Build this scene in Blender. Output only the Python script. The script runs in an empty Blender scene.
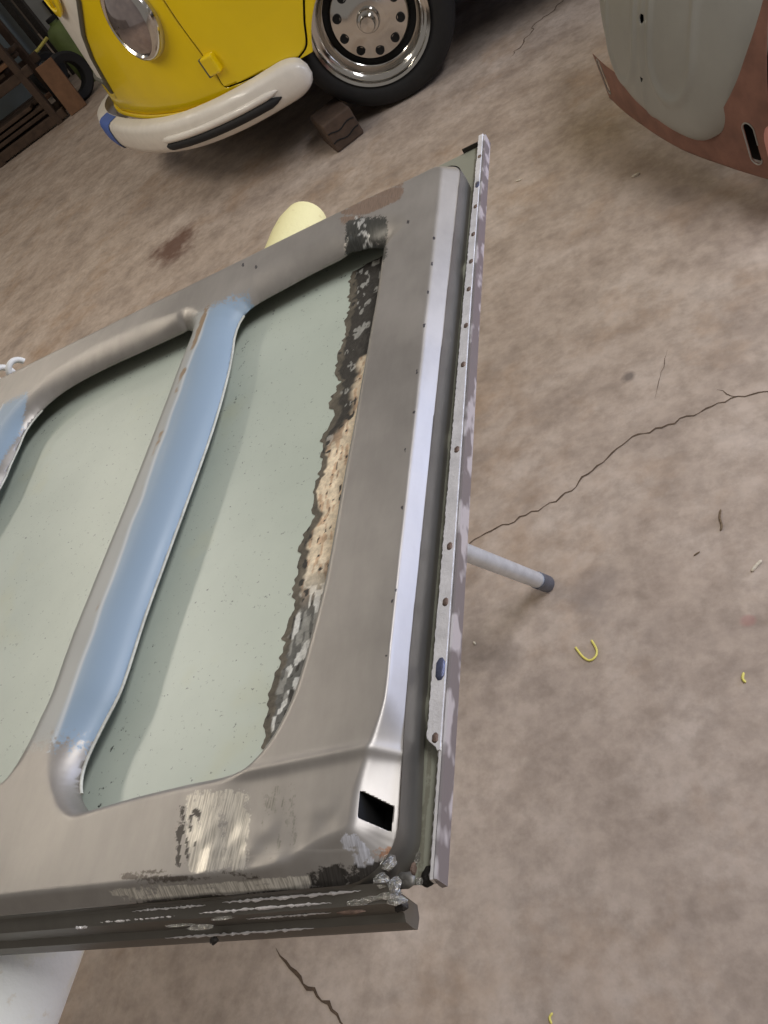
import bpy, bmesh, math, random
import numpy as np
from mathutils import Vector, Matrix
random.seed(5); rng = np.random.default_rng(5)
scn = bpy.context.scene
C = scn.collection

# ------------------------------------------------------------------ camera
F = 880.0; H = 1.30                                   # focal length in pixels of a 768x1024 frame, lens height in metres
R = np.array([[0.85964875, -0.26208973, -0.43853506],
              [0.09483542, -0.76159911, 0.64107179],
              [-0.50200625, -0.59268522, -0.62985233]])
cam_d = bpy.data.cameras.new('camera'); cam = bpy.data.objects.new('camera', cam_d); C.objects.link(cam)
m = Matrix.Identity(4)
for i in range(3):
    m[i][0] = R[i, 0]; m[i][1] = -R[i, 1]; m[i][2] = -R[i, 2]
m[2][3] = H
cam.matrix_world = m
cam_d.sensor_fit = 'VERTICAL'; cam_d.sensor_height = 36.0; cam_d.lens = F / 1024 * 36.0
cam_d.clip_start = 0.02; cam_d.clip_end = 100
scn.camera = cam
# ------------------------------------------------------------------ world and lights
w = bpy.data.worlds.new('world'); scn.world = w; w.use_nodes = True
bg = w.node_tree.nodes['Background']; bg.inputs[0].default_value = (1.0, 0.92, 0.84, 1); bg.inputs[1].default_value = 0.21
def area(name, loc, target, sx, sy, power, col):
    l = bpy.data.lights.new(name, 'AREA'); l.shape = 'RECTANGLE'; l.size = sx; l.size_y = sy; l.energy = power; l.color = col
    o = bpy.data.objects.new(name, l); C.objects.link(o); o.location = loc
    o.rotation_euler = (Vector(target) - Vector(loc)).to_track_quat('-Z', 'Y').to_euler()
    return o
area('roller_door_daylight', (4.4, 4.3, 1.55), (-0.2, 0.6, 0.75), 4.4, 2.3, 215, (0.58, 0.68, 1.0))
area('ceiling_tubes_and_fill', (-3.3, 2.2, 3.1), (-3.3, 2.2, 0), 0.35, 2.4, 46, (1.0, 0.92, 0.80))
area('ceiling_tubes_and_fill', (1.7, 1.4, 3.1), (1.7, 1.4, 0), 0.9, 2.4, 98, (0.93, 0.94, 0.98))
area('ceiling_tubes_and_fill', (-4.6, 5.2, 3.1), (-4.6, 5.2, 0), 0.35, 2.4, 12, (1.0, 0.90, 0.76))  # unseen lamp added to brighten the far-left clutter
scn.view_settings.view_transform = 'Standard'; scn.view_settings.look = 'None'
scn.view_settings.exposure = 0.0; scn.view_settings.gamma = 1.0; scn.view_settings.use_curve_mapping = False

# ------------------------------------------------------------------ geometry helpers
def ray(u, v): return R @ np.array([u - 384.0, v - 512.0, F])
def at(u, v, z):
    r = ray(u, v); return np.array([0, 0, H]) + r * ((z - H) / r[2])
def aty(u, v, y):
    r = ray(u, v); return np.array([0, 0, H]) + r * (y / r[1])
def proj(P):
    c = (np.asarray(P, float) - np.array([0, 0, H])) @ R
    return np.stack([384 + F * c[..., 0] / c[..., 2], 512 + F * c[..., 1] / c[..., 2]], -1)
def lin(c): return tuple(((x / 255) / 12.92 if x <= 10 else ((x / 255 + 0.055) / 1.055) ** 2.4) for x in c) + (1,)
def ss(a, b, x):
    t = np.clip((x - a) / (b - a), 0, 1); return t * t * (3 - 2 * t)

def link(o, parent=None):
    C.objects.link(o)
    if parent is not None: o.parent = parent
    return o
def tag(o, label, cat, group=None):
    o['label'] = label; o['category'] = cat
    if group: o['group'] = group
    return o
def thing(name, label, cat, loc=(0, 0, 0), group=None):
    o = bpy.data.objects.new(name, None); o.empty_display_size = 0.1; link(o); o.location = loc
    return tag(o, label, cat, group)
def mk(name, verts, faces, mat, parent=None, smooth=False, bevel=0, solid=0, solid_off=-1, local=True):
    me = bpy.data.meshes.new(name); 
    V = np.asarray(verts, float).copy()
    if parent is not None and local: V = V - np.array(abs_loc(parent))
    me.from_pydata(V.tolist(), [], [list(map(int, f)) for f in faces]); me.update()
    if mat: me.materials.append(mat)
    if smooth: me.polygons.foreach_set('use_smooth', [True] * len(me.polygons))
    o = bpy.data.objects.new(name, me); link(o, parent)
    if solid:
        md = o.modifiers.new('solid', 'SOLIDIFY'); md.thickness = solid; md.offset = solid_off
    if bevel:
        md = o.modifiers.new('bevel', 'BEVEL'); md.width = bevel; md.segments = 2; md.limit_method = 'ANGLE'
    return o
def abs_loc(o):
    v = Vector((0, 0, 0))
    while o is not None: v = v + o.location; o = o.parent
    return v
def struct(o): o['kind'] = 'structure'; return o

BF = [(0, 3, 2, 1), (4, 5, 6, 7), (0, 1, 5, 4), (1, 2, 6, 5), (2, 3, 7, 6), (3, 0, 4, 7)]
def boxv(c, s, ang=0.0, tilt=None):
    x, y, z = s[0] / 2, s[1] / 2, s[2] / 2
    V = np.array([(-x, -y, -z), (x, -y, -z), (x, y, -z), (-x, y, -z), (-x, -y, z), (x, -y, z), (x, y, z), (-x, y, z)])
    M = np.array(Matrix.Rotation(ang, 3, 'Z'))
    if tilt: M = M @ np.array(Matrix.Rotation(tilt[0], 3, tilt[1]))
    return V @ M.T + np.array(c)
def box(name, c, s, mat, parent=None, ang=0.0, bevel=0.004, tilt=None):
    return mk(name, boxv(c, s, ang, tilt), BF, mat, parent, bevel=bevel)
def frame_of(d):
    d = np.asarray(d, float); d = d / np.linalg.norm(d)
    a = np.array([0, 0, 1.0]) if abs(d[2]) < 0.9 else np.array([1.0, 0, 0])
    x = np.cross(a, d); x /= np.linalg.norm(x); y = np.cross(d, x)
    return x, y, d
def tube_data(path, rad, n=14, caps=True):
    P = np.asarray(path, float); N = len(P); rad = np.broadcast_to(rad, (N,)) if np.ndim(rad) < 2 else rad
    T = np.gradient(P, axis=0); V = []; Fc = []
    x, y, _ = frame_of(T[0])
    for i in range(N):
        t = T[i] / np.linalg.norm(T[i]); x = x - t * (x @ t); x /= np.linalg.norm(x); y = np.cross(t, x)
        for k in range(n):
            a = 2 * math.pi * k / n; V.append(P[i] + rad[i] * (math.cos(a) * x + math.sin(a) * y))
    for i in range(N - 1):
        for k in range(n):
            k2 = (k + 1) % n; Fc.append((i * n + k, i * n + k2, (i + 1) * n + k2, (i + 1) * n + k))
    if caps: Fc.append(tuple(range(n - 1, -1, -1))); Fc.append(tuple((N - 1) * n + k for k in range(n)))
    return np.array(V), Fc
def tube(name, path, rad, mat, parent=None, n=14, caps=True):
    V, Fc = tube_data(path, rad, n, caps); o = mk(name, V, Fc, mat, parent, smooth=True)
    sharp(o); return o
def sharp(o, ang=0.7):
    bm = bmesh.new(); bm.from_mesh(o.data)
    for e in bm.edges:
        if len(e.link_faces) == 2 and e.calc_face_angle(0) > ang: e.smooth = False
    bm.to_mesh(o.data); bm.free(); return o
def lathe(name, prof, c, axis, mat, parent=None, n=48, squash=None):
    """prof: list of (radius, distance along axis)"""
    x, y, d = frame_of(axis); c = np.asarray(c, float); V = []; Fc = []
    for (r, h) in prof:
        for k in range(n):
            a = 2 * math.pi * k / n; V.append(c + d * h + r * (math.cos(a) * x + math.sin(a) * y))
    for i in range(len(prof) - 1):
        for k in range(n):
            k2 = (k + 1) % n; Fc.append((i * n + k, i * n + k2, (i + 1) * n + k2, (i + 1) * n + k))
    o = mk(name, V, Fc, mat, parent, smooth=True); sharp(o, 0.75); return o
def spline(pts, n=8, closed=False):
    P = np.asarray(pts, float); N = len(P); out = []
    for i in range(N if closed else N - 1):
        if closed: p0, p1, p2, p3 = P[i - 1], P[i], P[(i + 1) % N], P[(i + 2) % N]
        else: p0, p1, p2, p3 = P[max(i - 1, 0)], P[i], P[i + 1], P[min(i + 2, N - 1)]
        for k in range(n):
            t = k / n
            out.append(0.5 * (2 * p1 + (p2 - p0) * t + (2 * p0 - 5 * p1 + 4 * p2 - p3) * t * t + (3 * p1 - p0 - 3 * p2 + p3) * t ** 3))
    if not closed: out.append(P[-1])
    return np.array(out)
def poly_sdf(X, Y, poly):
    """positive outside, negative inside"""
    sh = X.shape; X = X.ravel(); Y = Y.ravel(); D = np.full(X.shape, 1e9); ins = np.zeros(X.shape, bool); N = len(poly)
    for i in range(N):
        ax, ay = poly[i][:2]; bx, by = poly[(i + 1) % N][:2]; dx, dy = bx - ax, by - ay; L = dx * dx + dy * dy
        if L < 1e-14: continue
        t = np.clip(((X - ax) * dx + (Y - ay) * dy) / L, 0, 1)
        D = np.minimum(D, (X - ax - t * dx) ** 2 + (Y - ay - t * dy) ** 2)
        if ay != by:
            c = ((ay > Y) != (by > Y)) & (X < dx * (Y - ay) / dy + ax); ins ^= c
    D = np.sqrt(D); D[ins] *= -1
    return D.reshape(sh)
def sheet(name, U, V, sdf, fmap, mat, parent=None, solid=0, attrs=None, flip=False):
    """a pressed sheet on a parameter grid: cells outside sdf>0 dropped, border vertices snapped on the outline"""
    UU, VV = np.meshgrid(U, V, indexing='ij'); d = sdf(UU, VV); k = d > 0
    fk = k[:-1, :-1] | k[1:, :-1] | k[1:, 1:] | k[:-1, 1:]
    used = np.zeros(k.shape, bool)
    used[:-1, :-1] |= fk; used[1:, :-1] |= fk; used[1:, 1:] |= fk; used[:-1, 1:] |= fk
    sn = used & ~k; u = UU[sn]; v = VV[sn]; e = 2e-4
    for _ in range(3):
        dd = sdf(u, v); gx = (sdf(u + e, v) - sdf(u - e, v)) / (2 * e); gy = (sdf(u, v + e) - sdf(u, v - e)) / (2 * e)
        g2 = np.maximum(gx * gx + gy * gy, 0.2); u = u - dd * gx / g2; v = v - dd * gy / g2
    UU = UU.copy(); VV = VV.copy(); UU[sn] = u; VV[sn] = v
    idx = -np.ones(k.shape, int); idx[used] = np.arange(used.sum())
    uu, vv = UU[used], VV[used]
    P = fmap(uu, vv)
    I, J = np.nonzero(fk)
    quad = np.stack([idx[I, J], idx[I + 1, J], idx[I + 1, J + 1], idx[I, J + 1]], 1)
    if flip: quad = quad[:, ::-1]
    if parent is not None: P = P - np.array(abs_loc(parent))
    me = bpy.data.meshes.new(name); me.vertices.add(len(P)); me.vertices.foreach_set('co', P.astype(np.float32).ravel())
    nq = len(quad); me.loops.add(nq * 4); me.loops.foreach_set('vertex_index', quad.astype(np.int32).ravel())
    me.polygons.add(nq); me.polygons.foreach_set('loop_start', np.arange(0, nq * 4, 4, dtype=np.int32))
    me.polygons.foreach_set('use_smooth', np.ones(nq, bool)); me.update(calc_edges=True); me.validate()
    me.materials.append(mat)
    if attrs:
        for an, fn in attrs.items():
            val = fn(uu, vv)
            if val.ndim == 2:
                a = me.color_attributes.new(an, 'FLOAT_COLOR', 'POINT')
                a.data.foreach_set('color', np.concatenate([val, np.ones((len(val), 1))], 1).astype(np.float32).ravel())
            else:
                a = me.attributes.new(an, 'FLOAT', 'POINT'); a.data.foreach_set('value', val.astype(np.float32))
    o = bpy.data.objects.new(name, me); link(o, parent)
    if solid:
        md = o.modifiers.new('solid', 'SOLIDIFY'); md.thickness = solid; md.offset = -1
    return o
def vnoise(x, y, s, seed=0):
    """smooth value noise 0..1 on arrays"""
    r = np.random.default_rng(seed).random((256, 256)); x = np.asarray(x) / s + 1000.3; y = np.asarray(y) / s + 1000.7
    i = np.floor(x).astype(int); j = np.floor(y).astype(int); a = x - i; b = y - j; a = a * a * (3 - 2 * a); b = b * b * (3 - 2 * b)
    g = lambda p, q: r[p % 256, q % 256]
    return (g(i, j) * (1 - a) + g(i + 1, j) * a) * (1 - b) + (g(i, j + 1) * (1 - a) + g(i + 1, j + 1) * a) * b

# ------------------------------------------------------------------ materials
def newmat(name):
    mt = bpy.data.materials.new(name); mt.use_nodes = True; nt = mt.node_tree; b = nt.nodes['Principled BSDF']
    return mt, nt, b
def nd(nt, kind, **kw):
    n_ = nt.nodes.new(kind)
    for k, v in kw.items():
        if k in n_.inputs: n_.inputs[k].default_value = v
        else: setattr(n_, k, v)
    return n_
def noise(nt, scale, detail=4, rough=0.55, vec=None):
    n_ = nd(nt, 'ShaderNodeTexNoise', Scale=scale, Detail=detail, Roughness=rough)
    if vec is not None: nt.links.new(vec, n_.inputs['Vector'])
    return n_
def ramp(nt, fac, stops):
    r_ = nt.nodes.new('ShaderNodeValToRGB'); e = r_.color_ramp.elements
    while len(e) < len(stops): e.new(0.5)
    for el, (p, c) in zip(e, stops): el.position = p; el.color = c if len(c) == 4 else tuple(c) + (1,)
    nt.links.new(fac, r_.inputs[0]); return r_
def mix(nt, fac, a, b, mode='MIX'):
    n_ = nt.nodes.new('ShaderNodeMix'); n_.data_type = 'RGBA'; n_.blend_type = mode
    for s, v in ((n_.inputs[0], fac), (n_.inputs[6], a), (n_.inputs[7], b)):
        if hasattr(v, 'links') or isinstance(v, bpy.types.NodeSocket): nt.links.new(v, s)
        else: s.default_value = v
    return n_.outputs[2]
def math_(nt, op, a, b=0.0, clamp=False):
    n_ = nt.nodes.new('ShaderNodeMath'); n_.operation = op; n_.use_clamp = clamp
    for s, v in ((n_.inputs[0], a), (n_.inputs[1], b)):
        if isinstance(v, bpy.types.NodeSocket): nt.links.new(v, s)
        else: s.default_value = v
    return n_.outputs[0]
def bump(nt, b, h, strength=0.2, dist=0.002):
    n_ = nd(nt, 'ShaderNodeBump', Strength=strength, Distance=dist); nt.links.new(h, n_.inputs['Height']); nt.links.new(n_.outputs[0], b.inputs['Normal'])
def geo_pos(nt): return nd(nt, 'ShaderNodeNewGeometry').outputs['Position']
def simple(name, c, rough=0.5, metal=0.0, var=0.12, scale=12.0, bmp=0.0, coat=0.0, bscale=None):
    mt, nt, b = newmat(name); p = geo_pos(nt); n_ = noise(nt, scale, 5, 0.6, p)
    c0 = lin(c); dk = tuple(x * (1 - var) for x in c0[:3]) + (1,); lt = tuple(min(1, x * (1 + var)) for x in c0[:3]) + (1,)
    r_ = ramp(nt, n_.outputs[0], [(0.3, dk), (0.7, lt)]); nt.links.new(r_.outputs[0], b.inputs['Base Color'])
    b.inputs['Roughness'].default_value = rough; b.inputs['Metallic'].default_value = metal; b.inputs['Coat Weight'].default_value = coat
    if bmp: bump(nt, b, noise(nt, bscale or scale * 6, 4, 0.6, p).outputs[0], bmp, 0.002)
    return mt

def mat_floor():
    mt, nt, b = newmat('worn_concrete'); p = geo_pos(nt)
    n1 = noise(nt, 1.1, 6, 0.62, p); n2 = noise(nt, 5.5, 6, 0.65, p); n3 = noise(nt, 38, 4, 0.6, p); n4 = noise(nt, 2.3, 5, 0.7, p)
    c = ramp(nt, n1.outputs[0], [(0.30, lin((156, 138, 125))), (0.5, lin((178, 162, 149))), (0.72, lin((194, 180, 168)))]).outputs[0]
    c2 = ramp(nt, n2.outputs[0], [(0.30, lin((134, 120, 110))), (0.50, lin((180, 164, 150))), (0.70, lin((206, 192, 180)))]).outputs[0]
    c = mix(nt, 0.5, c, c2); n6 = noise(nt, 14, 5, 0.7, p); c = mix(nt, 1.0, c, ramp(nt, n6.outputs[0], [(0.36, (0.84, 0.83, 0.82)), (0.56, (1.03, 1.03, 1.03))]).outputs[0], 'MULTIPLY')
    f4 = ramp(nt, n4.outputs[0], [(0.52, (0, 0, 0)), (0.72, (1, 1, 1))]).outputs[0]
    c = mix(nt, math_(nt, 'MULTIPLY', f4, 0.5), c, lin((158, 126, 94)))
    f3 = ramp(nt, n3.outputs[0], [(0.35, (0.90, 0.90, 0.90)), (0.6, (1.04, 1.04, 1.04))]).outputs[0]
    c = mix(nt, 1.0, c, f3, 'MULTIPLY')
    # stains with a shape of their own: rust spill, oil drips, small pink paint spot
    for (px, py, rad, col, amt) in ((175, 245, 0.16, (88, 52, 36), 0.8), (630, 376, 0.022, (96, 88, 84), 0.7), (748, 620, 0.012, (170, 115, 112), 0.4),
                                    (505, 655, 0.05, (104, 94, 88), 0.35), (470, 645, 0.07, (104, 94, 88), 0.35), (590, 590, 0.06, (120, 110, 106), 0.3)):
        q = at(px, py, 0)
        vm = nd(nt, 'ShaderNodeVectorMath', operation='DISTANCE'); nt.links.new(p, vm.inputs[0]); vm.inputs[1].default_value = tuple(q)
        dn = math_(nt, 'ADD', vm.outputs['Value'], math_(nt, 'MULTIPLY', math_(nt, 'SUBTRACT', n2.outputs[0], 0.5), rad * 2.4))
        fr = ramp(nt, math_(nt, 'DIVIDE', dn, rad), [(0.45, (1, 1, 1)), (1.0, (0, 0, 0))]).outputs[0]
        c = mix(nt, math_(nt, 'MULTIPLY', fr, amt), c, lin(col))
    nt.links.new(c, b.inputs['Base Color'])
    rr = ramp(nt, n2.outputs[0], [(0.3, (0.50,) * 3), (0.7, (0.72,) * 3)]).outputs[0]; nt.links.new(rr, b.inputs['Roughness'])
    b.inputs['Specular IOR Level'].default_value = 0.3
    bump(nt, b, n3.outputs[0], 0.25, 0.002)
    return mt
def mat_bare(name='bare_pressed_steel', use_attr=True, base=(166, 160, 153)):
    """old grey steel; colour attribute 'wear' (rgb, own patches) multiplies in with 'amt'; 'shine' makes ground metal glossy"""
    mt, nt, b = newmat(name); p = geo_pos(nt)
    n1 = noise(nt, 9, 6, 0.6, p); n2 = noise(nt, 60, 4, 0.6, p)
    sc = nd(nt, 'ShaderNodeMapping'); sc.inputs['Scale'].default_value = (25, 6, 25); sc.inputs['Rotation'].default_value = (0, 0, 0.5); nt.links.new(p, sc.inputs['Vector']); n3 = noise(nt, 3, 4, 0.6, sc.outputs[0])
    c0 = lin(base); k = lambda s: tuple(x * s for x in c0[:3]) + (1,)
    c = ramp(nt, n1.outputs[0], [(0.3, k(0.80)), (0.7, k(1.16))]).outputs[0]
    c = mix(nt, 0.2, c, ramp(nt, n3.outputs[0], [(0.35, k(0.8)), (0.65, k(1.2))]).outputs[0])
    rough = ramp(nt, n1.outputs[0], [(0.3, (0.36,) * 3), (0.7, (0.50,) * 3)]).outputs[0]
    metal = 0.55
    if use_attr:
        a = nd(nt, 'ShaderNodeAttribute', attribute_name='wear'); am = nd(nt, 'ShaderNodeAttribute', attribute_name='amt'); sh = nd(nt, 'ShaderNodeAttribute', attribute_name='shine')
        f = math_(nt, 'ADD', am.outputs['Fac'], math_(nt, 'MULTIPLY', math_(nt, 'SUBTRACT', noise(nt, 330, 4, 0.65, p).outputs[0], 0.5), 1.3))
        f = ramp(nt, f, [(0.42, (0, 0, 0)), (0.62, (1, 1, 1))]).outputs[0]
        c = mix(nt, f, c, a.outputs['Color'])
        s = math_(nt, 'MULTIPLY', sh.outputs['Fac'], f)
        st_ = nd(nt, 'ShaderNodeMapping'); st_.inputs['Scale'].default_value = (900, 60, 60); st_.inputs['Rotation'].default_value = (0, 0, 0.12); nt.links.new(p, st_.inputs['Vector'])
        ns = noise(nt, 1.0, 3, 0.6, st_.outputs[0]); c = mix(nt, s, c, mix(nt, 1.0, c, ramp(nt, ns.outputs[0], [(0.36, (0.35, 0.33, 0.31)), (0.58, (1.12, 1.12, 1.12))]).outputs[0], 'MULTIPLY'))
        rough = mix(nt, s, rough, (0.25, 0.25, 0.25, 1))
        mm = nd(nt, 'ShaderNodeAttribute', attribute_name='metal')
        nt.links.new(math_(nt, 'ADD', math_(nt, 'MULTIPLY', math_(nt, 'SUBTRACT', 1.0, f), metal), math_(nt, 'MULTIPLY', mm.outputs['Fac'], f)), b.inputs['Metallic'])
    else: b.inputs['Metallic'].default_value = metal
    nt.links.new(c, b.inputs['Base Color']); nt.links.new(rough, b.inputs['Roughness'])
    bump(nt, b, n2.outputs[0], 0.06, 0.001)
    return mt
def mat_skin():
    mt, nt, b = newmat('pale_green_paint'); p = geo_pos(nt)
    n1 = noise(nt, 5, 6, 0.6, p); n2 = noise(nt, 260, 3, 0.6, p); n3 = noise(nt, 22, 5, 0.6, p); n5 = noise(nt, 11, 3, 0.5, p)
    c = ramp(nt, n1.outputs[0], [(0.3, lin((180, 188, 174))), (0.7, lin((198, 205, 190)))]).outputs[0]
    yl = ramp(nt, n5.outputs[0], [(0.62, (0, 0, 0)), (0.8, (1, 1, 1))]).outputs[0]
    c = mix(nt, math_(nt, 'MULTIPLY', yl, 0.28), c, lin((196, 190, 140)))
    a = nd(nt, 'ShaderNodeAttribute', attribute_name='blackening')  # mask holds overspray speckle together with painted lip shade
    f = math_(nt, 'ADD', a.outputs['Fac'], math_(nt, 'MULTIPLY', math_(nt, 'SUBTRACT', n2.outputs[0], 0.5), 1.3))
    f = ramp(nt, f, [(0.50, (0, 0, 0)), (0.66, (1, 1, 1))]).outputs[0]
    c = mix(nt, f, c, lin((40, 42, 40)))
    fa = nd(nt, 'ShaderNodeAttribute', attribute_name='flange'); c = mix(nt, fa.outputs['Fac'], c, lin((126, 123, 106)))
    sp = ramp(nt, noise(nt, 95, 2, 0.5, p).outputs[0], [(0.80, (0, 0, 0)), (0.82, (1, 1, 1))]).outputs[0]
    c = mix(nt, math_(nt, 'MULTIPLY', sp, 0.7), c, lin((86, 84, 70)))
    nt.links.new(c, b.inputs['Base Color'])
    b.inputs['Roughness'].default_value = 0.32; b.inputs['Specular IOR Level'].default_value = 0.5
    bump(nt, b, n3.outputs[0], 0.03, 0.002)
    return mt
def mat_vcol(name, rough=0.6, metal=0.0, bmp=0.5, bs=220):
    mt, nt, b = newmat(name); p = geo_pos(nt); a = nd(nt, 'ShaderNodeAttribute', attribute_name='wear')
    n_ = noise(nt, bs, 4, 0.6, p)
    c = mix(nt, 1.0, a.outputs['Color'], ramp(nt, n_.outputs[0], [(0.3, (0.72,) * 3), (0.7, (1.22,) * 3)]).outputs[0], 'MULTIPLY')
    nt.links.new(c, b.inputs['Base Color']); b.inputs['Roughness'].default_value = rough; b.inputs['Metallic'].default_value = metal
    bump(nt, b, n_.outputs[0], bmp, 0.002); return mt

M = dict(
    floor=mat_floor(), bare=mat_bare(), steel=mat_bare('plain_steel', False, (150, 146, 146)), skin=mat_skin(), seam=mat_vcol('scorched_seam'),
    hem=mat_bare('dark_hem_steel', False, (112, 108, 100)),
    strip=simple('new_steel_strip', (232, 228, 226), 0.42, 0.4, 0.14, 60, 0.3),
    tack=simple('tack_weld', (120, 100, 88), 0.45, 0.6, 0.3, 300, 0.4), tackblue=simple('blued_weld', (100, 104, 128), 0.35, 0.7, 0.3, 150, 0.3),
    weld=simple('weld_metal', (216, 210, 200), 0.26, 0.9, 0.5, 500, 1.0), blackening=simple('scorched_metal', (62, 58, 54), 0.45, 0.6, 0.4, 90, 0.6),
    edge=simple('raw_painted_edge', (206, 204, 192), 0.5, 0.1, 0.2, 80, 0.2),
    galv=simple('galvanised_pipe', (222, 228, 234), 0.30, 0.5, 0.12, 30, 0.15), thread=simple('pipe_coupling', (112, 118, 132), 0.4, 0.6, 0.2, 50, 0.4),
    foam=simple('cream_foam', (232, 218, 150), 0.75, 0, 0.14, 22, 0.35), whitewrap=simple('white_foam_wrap', (232, 232, 222), 0.6, 0, 0.08, 18, 0.3),
    yellow=simple('yellow_paint', (238, 206, 12), 0.28, 0, 0.05, 3, 0.02, 0.4), white=simple('white_enamel', (226, 220, 210), 0.35, 0, 0.06, 14, 0.05, 0.2),
    rubber=simple('black_rubber', (24, 24, 25), 0.7, 0, 0.2, 30, 0.2), trim=simple('grey_trim', (92, 90, 80), 0.5, 0.2, 0.1, 30),
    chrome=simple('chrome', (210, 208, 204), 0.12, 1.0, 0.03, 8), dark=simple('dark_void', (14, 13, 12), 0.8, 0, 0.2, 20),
    tape=simple('blue_tape', (70, 96, 164), 0.7, 0, 0.12, 40, 0.2), wood=simple('dark_wood', (74, 58, 46), 0.8, 0, 0.3, 16, 0.5),
    plank=simple('brown_board', (120, 88, 64), 0.8, 0, 0.2, 14, 0.4), grey=simple('grey_primer', (152, 151, 144), 0.42, 0.0, 0.08, 6, 0.04),
    rust=simple('red_oxide', (132, 94, 80), 0.65, 0, 0.25, 14, 0.15), pink=simple('pink_primer', (206, 142, 132), 0.5, 0, 0.08, 12, 0.05),
    cabinet=simple('blue_grey_cabinet', (106, 116, 120), 0.5, 0, 0.1, 4), pale=simple('pale_cabinet', (182, 182, 172), 0.5, 0, 0.08, 6),
    wall=simple('dim_wall', (118, 108, 96), 0.85, 0, 0.15, 2), green=simple('green_plastic', (96, 112, 58), 0.6, 0, 0.15, 12),
    curl=simple('yellow_plastic', (226, 214, 110), 0.5, 0, 0.1, 40), cord=simple('white_cord', (238, 236, 230), 0.5, 0, 0.05, 40),
    crack=simple('crack_dark', (92, 76, 62), 0.95, 0, 0.3, 120, 0.5), crumb=simple('pale_crumb', (206, 196, 176), 0.8, 0, 0.2, 200), twig=simple('twig', (110, 92, 70), 0.8, 0, 0.3, 200),
)
def mat_glass():
    mt, nt, b = newmat('headlight_glass'); p = geo_pos(nt); n_ = noise(nt, 40, 3, 0.5, p)
    nt.links.new(ramp(nt, n_.outputs[0], [(0.3, lin((150, 140, 140))), (0.7, lin((172, 160, 158)))]).outputs[0], b.inputs['Base Color'])
    b.inputs['Metallic'].default_value = 0.75; b.inputs['Roughness'].default_value = 0.10; b.inputs['Coat Weight'].default_value = 0.6
    return mt
M['glass'] = mat_glass()
def mat_ground_strip():
    """outer face of the new strip: purple-grey steel with slanting grinder passes"""
    mt, nt, b = newmat('ground_strip_side'); p = geo_pos(nt)
    mp = nd(nt, 'ShaderNodeMapping'); mp.inputs['Scale'].default_value = (1, 34, 60); mp.inputs['Rotation'].default_value = (0.6, 0, 0); nt.links.new(p, mp.inputs['Vector'])
    n_ = noise(nt, 1.0, 2, 0.5, mp.outputs[0])
    c = ramp(nt, n_.outputs[0], [(0.50, lin((138, 130, 129))), (0.58, lin((204, 198, 198)))]).outputs[0]
    nt.links.new(c, b.inputs['Base Color']); b.inputs['Metallic'].default_value = 0.5; b.inputs['Roughness'].default_value = 0.45
    return mt
M['stripside'] = mat_ground_strip()

# ================================================================== SETTING
fl = struct(mk('floor', [(-14, -4, 0), (6, -4, 0), (6, 12, 0), (-14, 12, 0)], [(0, 1, 2, 3)], M['floor']))
struct(box('wall_back', (-4, 12.05, 1.6), (20, 0.1, 3.2), M['wall'], bevel=0))
struct(box('wall_left', (-14.05, 4, 1.6), (0.1, 16, 3.2), M['wall'], bevel=0))
def crack(px, wid, jag, seed):
    """jagged crack: a dark sliver with chipped edges let into the slab"""
    r = random.Random(seed); P = np.array([at(x, y, 0)[:2] for x, y in px]); S = [P[0]]
    for a, b_ in zip(P[:-1], P[1:]):
        n_ = max(2, int(np.linalg.norm(b_ - a) / 0.012)); d = (b_ - a) / np.linalg.norm(b_ - a); nn = np.array([-d[1], d[0]])
        for k in range(1, n_ + 1): S.append(a + (b_ - a) * k / n_ + nn * r.uniform(-jag, jag))
    S = np.array(S); T = np.gradient(S, axis=0); T /= np.linalg.norm(T, axis=1)[:, None]; Nn = np.stack([-T[:, 1], T[:, 0]], 1); V = []; Fc = []
    for i, s in enumerate(S):
        e = min(1, i / 4 + 0.15, (len(S) - 1 - i) / 4 + 0.15); h = wid * e * r.uniform(0.35, 1.2)
        a = s + Nn[i] * h; b_ = s - Nn[i] * h; V += [(a[0], a[1], 0.0009), (b_[0], b_[1], 0.0009)]
    for i in range(len(S) - 1): Fc.append((2 * i, 2 * i + 1, 2 * i + 3, 2 * i + 2))
    return mk('crack', V, Fc, M['crack'], fl, local=False)
crack([(462, 552), (480, 536), (520, 518), (562, 498), (592, 470), (632, 436), (662, 428), (700, 412), (738, 397), (780, 391)], 0.0021, 0.005, 1)
crack([(738, 397), (728, 393), (716, 391)], 0.002, 0.004, 2)
crack([(276, 948), (286, 962), (300, 978), (318, 995), (332, 1010), (345, 1028)], 0.0034, 0.004, 3)
crack([(570, -5), (556, 8), (536, 24), (522, 44), (510, 58)], 0.003, 0.012, 4)
crack([(655, 400), (662, 372), (668, 350)], 0.0008, 0.002, 5)

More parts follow.
